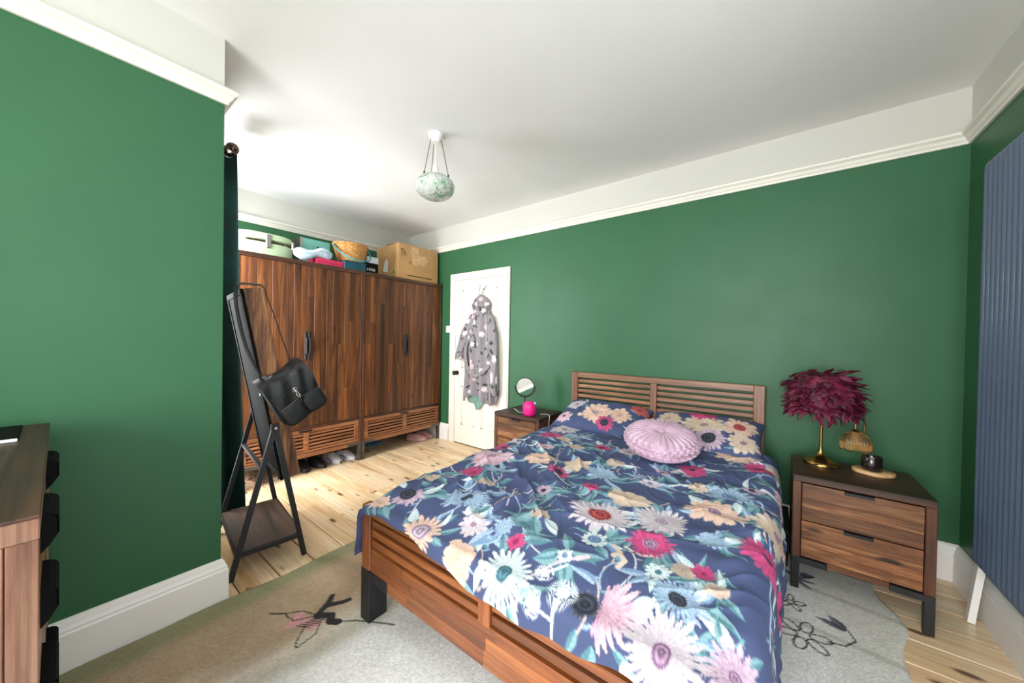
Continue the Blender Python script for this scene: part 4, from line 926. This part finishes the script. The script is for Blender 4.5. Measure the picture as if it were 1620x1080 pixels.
# name, x, y, R, palette, centre, extras
FL = [(-.57, -1.985, .095, 'mauve', 'grey', .42, dict(n=19, fan=-.6, sq=.8)), (-.30, -1.88, .125, 'blue', 'grey', .22, dict(n=23, sq=.62, sqa=.35, jag=.4)), (-.32, -2.11, .095, 'peach', 'white', .38, dict(n=17, jag=.4)),
      (-.16, -1.99, .062, 'white', 'mauve', .16, {}), (-.11, -2.125, .07, 'peach', None, .2, dict(n=9, layers=4, jag=.12)), (.08, -2.10, .095, 'wteal', 'teal', .24, dict(n=21, jag=.5, layers=4)),
      (.04, -1.985, .038, 'mag', 'mag', .3, dict(n=15)), (-.04, -1.955, .045, 'blue', 'wteal', .25, {}), (.21, -1.64, .128, 'white', 'red', .34, dict(n=25, jag=.35)), (.25, -1.41, .102, 'cream', 'cream', .2, dict(n=9, jag=.15, sq=.8)),
      (.42, -1.52, .115, 'white', 'white', .22, dict(n=27, jag=.3)), (.26, -1.81, .050, 'wteal', 'blue', .45, dict(n=12)), (.43, -1.715, .088, 'mag', 'mauve', .28, dict(n=21, jag=.4)),
      (.40, -2.07, .115, 'pink', None, .2, dict(n=21, jag=.45, fan=.1)), (.58, -2.10, .125, 'white', 'mauve', .2, dict(n=27, jag=.5, layers=4)), (.585, -1.945, .098, 'blue', 'grey', .3, dict(n=25, jag=.5, sq=.7, sqa=-.4)),
      (.59, -1.30, .125, 'peach', 'mauve', .2, dict(n=13, jag=.3)), (.57, -1.80, .044, 'sand', None, .2, dict(n=7, jag=.1, layers=2)), (.63, -1.77, .045, 'mag', 'mag', .2, dict(n=15)), (.68, -1.85, .040, 'sand', None, .2, dict(n=6, jag=.1, layers=2)),
      (-.29, -1.29, .095, 'peach', 'white', .2, dict(n=11)), (-.10, -1.21, .088, 'cream', None, .2, dict(n=9, layers=4)), (-.13, -1.37, .064, 'mag', 'grey', .38, dict(n=15)), (-.50, -1.62, .074, 'mag', 'mag', .2, dict(n=13, jag=.5)),
      (-.54, -1.42, .14, 'pink', 'mauve', .16, dict(n=23, jag=.3)), (.06, -1.23, .085, 'blue', 'wteal', .2, dict(n=15, jag=.4)), (.42, -.84, .074, 'mag', 'grey', .2, dict(n=17)), (.62, -1.08, .125, 'blue', 'blue', .25, dict(n=21, jag=.4, sq=.7)),
      (.60, -.46, .13, 'peach', 'mauve', .18, dict(n=13, jag=.3)), (.72, -.62, .085, 'mag', 'grey', .3, dict(n=17)), (.83, -.55, .08, 'cream', 'mauve', .2, dict(n=13)), (-.52, -.56, .115, 'white', 'mauve', .18, {}), (-.52, -.77, .085, 'mag', 'mag', .2, dict(n=13)),
      (-.26, -.93, .07, 'cream', None, .2, {}), (.75, -2.07, .075, 'mauve', 'mauve', .2, dict(n=21, jag=.5)), (.80, -1.52, .10, 'mag', 'grey', .2, dict(n=21)), (.83, -1.26, .12, 'cream', 'mauve', .18, dict(n=15)), (.95, -1.0, .12, 'peach', 'red', .2, dict(n=15)),
      (1.0, -1.75, .12, 'white', 'mauve', .2, dict(n=19)), (1.02, -1.4, .08, 'mag', 'grey', .25, {}), (.86, -.85, .08, 'pink', 'mauve', .2, {}), (-.64, -2.08, .05, 'peach', 'cream', .2, dict(n=9)), (-.35, -.66, .09, 'blue', 'grey', .2, dict(n=17, sq=.7)), (.15, -.62, .1, 'peach', 'red', .2, {}),
      (-.72, -1.05, .1, 'white', 'mauve', .2, {}), (-.8, -1.75, .1, 'peach', 'red', .2, {}), (.30, -.98, .05, 'mauve', 'grey', .35, dict(n=17, sq=.6, sqa=-.7)), (-.33, -1.72, .055, 'sand', None, .2, dict(n=5, jag=.1, layers=2)), (.22, -1.96, .03, 'wteal', 'blue', .3, {}),
      (-.62, -1.80, .05, 'cream', 'sand', .2, {}), (-.42, -1.52, .05, 'blue', 'grey', .3, {}), (-.08, -1.60, .04, 'mauve', 'grey', .3, {}), (.08, -1.42, .045, 'mag', 'mag', .3, {}), (-.40, -1.05, .06, 'pink', 'mauve', .2, {}), (-.12, -.80, .06, 'mag', 'grey', .3, {}), (.05, -1.02, .05, 'sand', None, .2, dict(n=7)), (.28, -1.16, .05, 'white', 'blue', .25, {}),
      (.48, -1.05, .05, 'cream', 'sand', .2, {}), (.62, -1.56, .06, 'blue', 'wteal', .2, {}), (.50, -1.86, .045, 'wteal', 'teal', .25, {}), (.03, -1.80, .04, 'sand', None, .2, dict(n=5)), (-.62, -1.20, .06, 'mag', 'grey', .3, {}), (-.40, -.80, .06, 'cream', 'sand', .2, {}), (.70, -.95, .05, 'mauve', 'grey', .3, {}), (.05, -.78, .07, 'white', 'mauve', .2, {})]
def duvet_print(P):
    col = np.tile(NAVY, (len(P), 1)); col *= (.93+.14*fbm(P[:, 0]*5, P[:, 1]*5, 3))[:, None]; r_ = random.Random(3)
    for i in range(95):      # thin sprigs
        x, y, a = r_.uniform(-.85, 1.1), r_.uniform(-2.1, -.4), r_.uniform(0, 2*PI); l = r_.uniform(.10, .26); b = r_.uniform(-1, 1)
        pts = [(x+l*s_*math.cos(a+b*s_), y+l*s_*math.sin(a+b*s_)) for s_ in np.linspace(0, 1, 9)]
        c = r_.choice(((150, 176, 206), (206, 206, 216), (98, 168, 168), (196, 178, 168))); stem(P, col, pts, r_.uniform(.0012, .0024), c)
        for p in pts[2::2]: leaf(P, col, p, a+r_.choice((-.8, .8)), r_.uniform(.018, .04), .006, r_.choice(('teal', 'blue', 'sand')))
    for f in FL:             # leaves around each flower
        for j in range(7):
            a = r_.uniform(0, 2*PI); ln = r_.uniform(.06, .12); leaf(P, col, (f[0]+f[2]*.7*math.cos(a), f[1]+f[2]*.7*math.sin(a)), a+r_.uniform(-.5, .5), ln, ln*r_.uniform(.14, .26), r_.choice(('teal', 'teal', 'teal', 'wteal', 'blue')), r_.uniform(-1, 1))
    stem(P, col, [(.15, -2.15), (.16, -2.07), (.20, -2.0), (.26, -1.95)], .004, (196, 180, 190))
    stem(P, col, [(.26, -1.95), (.285, -1.925)], .008, (206, 190, 196))
    for f in ((.33, -1.80), (.36, -1.84)): stem(P, col, [f, (f[0]+.03, f[1]-.03), (f[0]+.02, f[1]-.07)], .008, (216, 196, 180))
    stem(P, col, [(.36, -1.78), (.42, -1.80), (.47, -1.78)], .005, (216, 196, 180)); stem(P, col, [(.33, -.93), (.36, -.88), (.42, -.92)], .009, (198, 184, 182)); stem(P, col, [(.36, -.95), (.40, -.99)], .022, (48, 50, 68))
    stem(P, col, [(.75, -1.1), (.82, -1.5), (.84, -1.9)], .003, (170, 190, 214))
    for i, (x, y, R, pal, cen, cr, k) in enumerate(FL):
        kw = dict(n=13, layers=3, jag=.28); kw.update(k); flower(P, col, (x, y), R*1.13, pal, cen=cen, cr=cr, rot=i*.7, seed=i, **kw)
    flower(P, col, (.345, -2.075), .048, 'grey', n=16, layers=1, cen='grey', cr=.8, seed=77)
    for c, R, a in (((.275, -2.075), .048, -1.6), ((.19, -2.04), .034, .8), ((.20, -2.13), .034, -.2)): dandelion(P, col, c, R, a)
    return col
# ---------------------------------------------------- duvet
def wrinkle(x, y, ang, fx, fy, k, p=3):
    a = x*math.cos(ang)+y*math.sin(ang); b = -x*math.sin(ang)+y*math.cos(ang); wq = .12*(fbm(x*3, y*3, k+2)-.5)
    n = vn((a+wq)*fx+40, (b+wq)*fy+40, k); return (1-np.abs(2*n-1))**p
ns, nr, nh = 560, 500, 26
xl_, xr_, rho = -.735, .812, .085
s_all = np.linspace(xl_-.22, xr_+.36, ns)
yt = np.concatenate([np.linspace(-.34, -2.085, nr), np.full(nh, np.nan)])
S, _ = np.meshgrid(s_all, yt); Yv = np.concatenate([np.linspace(-.34, -2.085, nr), np.linspace(-2.085, -2.085, nh)])[:, None]*np.ones((1, ns)); J = np.concatenate([np.zeros(nr), np.linspace(0, 1, nh+1)[1:]])[:, None]*np.ones((1, ns))
def side(d):
    """distance past the rounding start -> (outward, down)"""
    q = PI/2*rho; a = np.clip(d/rho, 0, PI/2); ov = np.maximum(0, d-q); return rho*np.sin(a), rho*(1-np.cos(a))+ov
oR, dR = side(np.maximum(0, S-(xr_-rho))); oL, dL = side(np.maximum(0, (xl_+rho)-S))
Xd = np.clip(S, xl_+rho, xr_-rho)+oR-oL; drop = dR+dL
flat = ss(.10, 0, drop)
zt = .592+.016*ss(-1.2, -.5, Yv)+.03*(fbm(Xd*2.2+5, Yv*2.2, 1)-.5)
lm = ss(.35, -.15, Xd)*ss(-2.08, -1.8, Yv)*ss(-.7, -1.1, Yv)
wr = .027*lm*wrinkle(Xd, Yv, .85, 13, 3.2, 0)+.018*lm*wrinkle(Xd, Yv, -.2, 11, 4, 2)+.009*wrinkle(Xd, Yv, 1.9, 9, 2.4, 3)+.005*wrinkle(Xd, Yv, .5, 16, 4, 5, 4)
rg = ss(.25, .75, Xd); wr = wr+.010*rg*wrinkle(S, Yv, 2.25, 17, 2.2, 4, 3)
quilt = .004*np.sin(Yv*2*PI/.17+2*fbm(Xd*3, Yv*3, 2))*ss(.1, .6, Xd)
zt = zt+(wr+quilt)*(.15+.85*flat)*(1-.6*ss(-.5, -.72, Xd))-.008
zt = zt+(0.557-zt)*ss(-1.93, -2.085, Yv)
hx = np.array([-.8, -.62, -.41, -.29, -.185, -.07, .03, .22, .33, .5, .8]); hz_ = np.array([.50, .530, .532, .505, .485, .462, .447, .449, .460, .478, .46])
hem = np.interp(Xd, hx, hz_)+.006*np.sin(Xd*31)
Lf = .557-hem; ro = .022; arc = np.minimum(1, J/.45); ang = arc*PI/2
yo = np.where(J > 0, .028*np.minimum(1, J/.25)+ro*np.sin(np.clip((J-.2)/.3, 0, 1)*PI/2), 0); zo = np.where(J > 0, Lf*np.clip((J-.2)/.8, 0, 1)**1.1, 0)
Zd = zt-drop-zo*(drop < .03)-.12*zo*(drop >= .03); Yd = Yv-yo
hang = ss(.08, .3, drop); sgn = np.where(S > 0, 1, -1)
Xd = Xd+sgn*hang*(.016*np.sin(Yv*2*PI/.21+1.5*np.sin(Yv*5))+.010*wrinkle(S, Yv, 1.6, 3, 12, 6))
Xd = Xd+sgn*wr*(1-flat)*.4
Xd = Xd-.05*ss(.35, .8, Xd)*ss(-.7, -2.0, Yv)
Zd = np.maximum(Zd, .06+.02*np.sin(Yv*9))
Pc = np.stack([S.ravel(), (Yv-J*.10).ravel()], -1)
dm = MB().arr(np.stack([Xd, Yd, Zd], -1))
dv = bpy.data.objects.new('duvet', dm.mesh('duvet', (0, 0, .3), True, 120, duvet_print(Pc))); C.objects.link(dv); dv.data.materials.append(DUVETM)
dv.location = (BL[0], BL[1], .3); dv.rotation_euler = (0, 0, BR); tag(dv, 'rumpled navy duvet printed with large pastel flowers covering the bed', 'duvet')
# pillows
def pillow(cx_, cy_, cz_, hx_, hy_, ht_, tilt, roll, label, flowers, seed):
    nu, nv = 150, 110; out = []; cols = []
    U, V2 = np.meshgrid(np.linspace(-1, 1, nu), np.linspace(-1, 1, nv)); e = np.sqrt(np.clip((1-np.abs(U)**3.2)*(1-np.abs(V2)**3.2), 0, 1))
    pin = 1-.05*(1-np.abs(V2)**2)*np.abs(U)**6; piny = 1-.06*(1-np.abs(U)**2)*np.abs(V2)**6
    X = U*hx_*pin; Yp = V2*hy_*piny; wq = .010*wrinkle(X+seed, Yp, .6, 12, 4, seed)+.012*(fbm(X*6+seed, Yp*6, 3)-.5)
    Pp = np.stack([X.ravel(), Yp.ravel()], -1); col = np.tile(NAVY, (len(Pp), 1)); r_ = random.Random(seed)
    for i in range(16):
        x, y, a = r_.uniform(-hx_, hx_), r_.uniform(-hy_, hy_), r_.uniform(0, 6.28); leaf(Pp, col, (x, y), a, r_.uniform(.06, .12), r_.uniform(.008, .02), r_.choice(('teal', 'teal', 'blue', 'wteal')), r_.uniform(-1, 1))
    for i, (x, y, R, pal, cen, cr, n) in enumerate(flowers): flower(Pp, col, (x, y), R*1.25, pal, n=n, cen=cen, cr=cr, rot=i, seed=i+seed)
    m = MB(); m.arr(np.stack([X, Yp, ht_*e+wq*e], -1)); m.arr(np.stack([X, Yp, -ht_*.8*e], -1)[:, ::-1])
    Mx = Matrix.Rotation(math.radians(tilt), 4, 'X') @ Matrix.Rotation(roll, 4, 'Y'); rotated(m, Mx)
    o = bpy.data.objects.new('pillow', m.mesh('pillow', (0, 0, 0), True, 120, np.concatenate([col, col.reshape(nv, nu, 3)[:, ::-1].reshape(-1, 3)]))); C.objects.link(o); o.data.materials.append(DUVETM)
    c, s_ = math.cos(BR), math.sin(BR); o.location = (BL[0]+c*cx_-s_*cy_, BL[1]+s_*cx_+c*cy_, cz_); o.rotation_euler = (0, 0, BR); tag(o, label, 'pillow', 'pair of floral pillows')
pillow(-.345, -.255, .655, .355, .235, .085, 20, .02, 'navy floral pillow against headboard on the door side', [(-.02, -.05, .12, 'peach', 'white', .2, 13), (.17, -.03, .085, 'peach', 'cream', .2, 11), (.09, -.15, .07, 'mag', 'grey', .4, 15), (-.23, .05, .08, 'white', 'mauve', .2, 13), (.28, .12, .07, 'red', 'mag', .2, 11), (-.26, -.14, .06, 'pink', 'grey', .2, 15)], 4)
pillow(.385, -.255, .65, .355, .235, .085, 20, -.02, 'navy floral pillow against headboard on the feather lamp side', [(.02, .0, .12, 'cream', 'sand', .2, 13), (.22, .04, .10, 'peach', 'red', .3, 13), (.0, .16, .09, 'mag', 'red', .2, 15), (.06, -.13, .09, 'mauve', 'grey', .4, 21), (.25, -.12, .08, 'cream', 'mauve', .2, 11), (-.22, .05, .09, 'cream', 'cream', .2, 13), (-.2, -.14, .07, 'blue', 'grey', .2, 17)], 5)
# round velvet cushion
def cush_mat():
    m, nt, b = newmat('lilac_velvet'); v = coords(nt); r = ramp(nt, [(.3, (182, 146, 166)), (.7, (208, 178, 196))]); L(nt, noise(nt, v, 14, 4), r.inputs[0]); L(nt, r.outputs[0], b.inputs['Base Color'])
    b.inputs['Roughness'].default_value = .55; b.inputs['Sheen Weight'].default_value = .5; b.inputs['Sheen Roughness'].default_value = .3; bump(nt, b, noise(nt, v, 60, 3), .15); return m
t = thing('round_cushion', 'round lilac velvet cushion with pleated top on the duvet', 'cushion', (-1.375, -.765, .615))
Rc = Matrix.Translation((-1.375, -.765, .695)) @ Matrix.Rotation(math.radians(12), 4, 'X') @ Matrix.Rotation(math.radians(5), 4, 'Y')
def cu(u, v):
    a = 2*PI*u; b = -PI/2+PI*v; r = .208*abs(math.cos(b))**.55; z = .072*math.copysign(abs(math.sin(b))**.8, math.sin(b))
    top = math.sin(b); pl = math.sin(30*a)*.0055*min(1, max(0, (top-.15)/.3))*(r/.2)
    sm = .014*(math.sin(30*a+2.6*math.sin(14*b))*math.exp(-(top/.45)**2)); dip = -.030*math.exp(-(r/.035)**2)*(1 if top > 0 else -1)
    return ((r+sm)*math.cos(a), (r+sm)*math.sin(a), z+pl+dip+sm*.3)
CV = cush_mat(); rotated(MB().grid(cu, 300, 60, True), Rc).build('cushion_body', CV, t, True, 100)
rotated(MB().lathe([(0, .066), (.010, .064), (.018, .056), (.016, .046), (0, .044)], n=20), Rc).build('button', CV, t, True)
# black storage box by the bed
t = thing('storage_crate', 'black lidded box on floor between bed and right nightstand', 'box', (-.80, -.32, 0))
MB().box(-.86, -.745, -.47, -.10, .012, .20, .006).build('box_body', BLACKM, t); MB().box(-.865, -.74, -.475, -.095, .20, .225, .005).build('lid', BLACK, t)

# ================================================================== RUG
def rug_print(x, y):
    P = np.stack([x, y], -1); q = fbm(x*2.2, y*2.2, 2)-.5; wx = x+.10*q
    col = np.tile(np.array(lin((240, 239, 236))), (len(x), 1))
    def put(mk, c): nonlocal col; col = col*(1-mk[:, None])+np.array(lin(c))*mk[:, None]
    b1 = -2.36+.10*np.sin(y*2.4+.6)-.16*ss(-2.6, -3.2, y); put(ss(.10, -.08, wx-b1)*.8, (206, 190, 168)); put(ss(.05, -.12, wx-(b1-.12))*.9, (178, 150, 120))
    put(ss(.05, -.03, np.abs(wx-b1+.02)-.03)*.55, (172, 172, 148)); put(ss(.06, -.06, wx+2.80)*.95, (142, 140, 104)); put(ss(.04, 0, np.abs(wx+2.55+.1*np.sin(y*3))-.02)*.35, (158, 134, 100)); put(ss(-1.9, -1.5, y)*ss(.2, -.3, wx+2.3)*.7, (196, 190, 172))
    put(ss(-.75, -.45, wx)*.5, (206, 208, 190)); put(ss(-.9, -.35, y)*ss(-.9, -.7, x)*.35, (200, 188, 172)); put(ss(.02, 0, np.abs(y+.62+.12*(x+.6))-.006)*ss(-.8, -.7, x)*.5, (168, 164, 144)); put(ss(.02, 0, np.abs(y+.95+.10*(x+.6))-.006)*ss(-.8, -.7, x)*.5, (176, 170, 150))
    BK = (44, 42, 44)
    def st(pts, w_, c=BK): stem(P, col, pts, w_, c)
    # tulip near the bed leg
    o = np.array((-2.45, -2.33))
    def rel(l): return [tuple(o+np.array(p)) for p in l]
    for k, s_ in enumerate(np.linspace(0, 1, 9)): st(rel([(-.09+.03*s_, -.02-.13*s_*.5), (.03, -.02+.04*s_)]), .016*(1-s_*.5), (206, 150, 152))
    st(rel([(-.02, .03), (-.10, .0), (-.15, -.06), (-.07, -.05), (-.02, .03)]), .0025); st(rel([(.0, -.03), (.06, -.09), (.09, -.10), (.08, -.02), (.02, .03)]), .0025); st(rel([(-.15, -.06), (-.20, -.10)]), .004)
    st(rel([(-.02, .03), (.03, .07), (.06, .05), (.09, .07)]), .018); st(rel([(-.02, .03), (-.06, .10), (-.09, .13)]), .014); st(rel([(-.05, .08), (-.01, .14), (.0, .17)]), .013); st(rel([(.09, .07), (.14, .12), (.20, .16), (.30, .22)]), .003)
    for s_ in np.linspace(.1, .9, 5): st(rel([(-.03+.02*s_, -.06+.08*s_), (.02+.02*s_, -.03+.08*s_)]), .0025)
    # dark leaves under the footboard
    for (cx_, cy_, a, l) in ((-1.42, -2.42, 2.6, .13), (-1.40, -2.40, 1.6, .12), (-1.39, -2.42, .6, .12)): leaf(P, col, (cx_, cy_), a, l, .035, 'grey', .3)
    # outline flowers right of the bed
    for (cx_, cy_, R, n) in ((-.70, -1.02, .10, 6), (-.74, -.80, .06, 5)):
        for j in range(n):
            a = j*2*PI/n+.3; pts = [(cx_+R*(.25+.75*s_)*math.cos(a)+R*.28*math.sin(2*PI*s_)*math.sin(a), cy_+R*(.25+.75*s_)*math.sin(a)-R*.28*math.sin(2*PI*s_)*math.cos(a)) for s_ in ()]
            ring = [(cx_+R*.62*math.cos(a)+R*.40*math.cos(q)*math.cos(a)-R*.22*math.sin(q)*math.sin(a), cy_+R*.62*math.sin(a)+R*.40*math.cos(q)*math.sin(a)+R*.22*math.sin(q)*math.cos(a)) for q in np.linspace(0, 2*PI, 15)]; st(ring, .003)
    st([(-.62, -1.0), (-.56, -.98), (-.52, -.92), (-.54, -.86)], .003); leaf(P, col, (-.55, -.88), 1.9, .10, .025, 'grey'); leaf(P, col, (-.55, -.88), 2.6, .11, .02, 'grey')
    for (a, l) in ((-.3, .10), (.4, .12), (1.4, .11), (2.3, .09), (-1.0, .12)): leaf(P, col, (-.72, -.545), a, l, .014, 'grey')
    leaf(P, col, (-.70, -.50), .1, .075, .028, 'grey')
    col *= (.86+.28*rng.random(len(x)))[:, None]*(.9+.2*fbm(x*14, y*14, 4))[:, None]
    return col
nx, ny = 430, 480
U, V2 = np.meshgrid(np.linspace(0, 1, nx), np.linspace(0, 1, ny))
yb_ = -3.55+3.22*V2; x0_ = -2.925+.012*np.sin(yb_*5)+.006*np.sin(yb_*13)+.10*ss(-3.0, -3.3, yb_); x1_ = -.36+.03*np.sin(yb_*8.2+.8)+.012*np.sin(yb_*17)
X = x0_+(x1_-x0_)*U; Yr = yb_+(.018*np.sin(X*7)+.01*np.sin(X*15))*ss(.8, 1, V2)
edge = np.minimum.reduce([U*2.5, (1-U)*2.5, V2*3.2, (1-V2)*3.2]); Zr = .001+.012*np.sqrt(np.clip(edge/.02, 0, 1))+.0015*rng.random(X.shape)+.002*np.sin(X*6)*np.sin(Yr*4+1)*ss(0, .1, edge)
m = MB().arr(np.stack([X, Yr, Zr], -1))
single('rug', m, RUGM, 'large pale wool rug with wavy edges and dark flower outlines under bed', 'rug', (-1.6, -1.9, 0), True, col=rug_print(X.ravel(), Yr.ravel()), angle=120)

# ================================================================== CHEST OF DRAWERS (left foreground)
t = thing('chest_of_drawers', 'dark topped wooden chest of drawers in the left foreground', 'chest of drawers', (-2.38, -3.26, 0))
cx0, cx1, cyb, cyf, ctz = -2.895, -1.86, -3.49, -3.045, .97
MB().box(cx0, cx1, cyb, cyf, ctz-.006, ctz, .002).build('top', D_X, t)
MB().box(cx0+.002, cx1-.001, cyb, cyf-.001, ctz-.045, ctz-.006, .002).build('top_edge', PALE, t)
yb0 = cyb
n = 12; pw = (cyf-cyb-.001)/n
for xs_ in (cx0+.002, cx1-.022):
    sp = MB().box(xs_, xs_+.012, cyb, cyf-.002, .10, ctz-.045).build('side_panel', D_Z, t)
    for j in range(n):
        piece('plank', PALE, sp, 'cp', (.016, pw-.002, ctz-.045-.10), (xs_+.013, cyb+pw*(j+.5), (.10+ctz-.045)/2), .0015)
MB().box(cx0+.01, cx1-.01, cyb, cyb+.01, .10, ctz-.045).build('back_panel', D_X, t)
MB().box(cx0+.012, cx1-.012, cyb+.01, cyf-.03, .10, .12).build('bottom_panel', D_X, t)
zr = (.12, .34, .56, .76, .922)
for c, d in zip(zr[:-1], zr[1:]):
    for a, b in ((cx0+.03, (cx0+cx1)/2-.004), ((cx0+cx1)/2+.004, cx1-.03)):
        dw = MB().box(a, b, cyf-.40, cyf-.004, c+.004, d-.004, .002).build('drawer', W_X, t)
        xm = (a+b)/2
        prof = [(cyf-.004, d-.012), (cyf+.008, d-.014), (cyf+.017, d-.020), (cyf+.021, d-.028), (cyf+.021, d-.062), (cyf+.018, d-.062), (cyf+.018, d-.030), (cyf+.014, d-.024), (cyf+.006, d-.018), (cyf-.004, d-.017)]
        m = MB().prism(prof, 'x', xm-.075, xm+.075)
        for e in (xm-.075, xm+.073): m.prism([(cyf-.004, d-.014), (cyf+.019, d-.026), (cyf+.020, d-.062), (cyf+.008, d-.085), (cyf-.004, d-.10)], 'x', e, e+.002)
        m.build('cup_pull', BLACKM, dw)
for xa in (cx0, cx1-.04):
    for ya in (cyb, cyf-.04): MB().box(xa, xa+.04, ya, ya+.04, 0, .10, .003).build('leg', BLACK, t)
t = thing('tray', 'thin white-edged flat slab lying on the dark chest top', 'tray', (-2.7, -3.25, ctz))
MB().box(-2.86, -2.60, -3.36, -3.10, ctz+.0005, ctz+.008, .002).build('slab', BLACKM, t); MB().box(-2.602, -2.598, -3.36, -3.10, ctz+.001, ctz+.010, .001).build('edge', LETW, t)
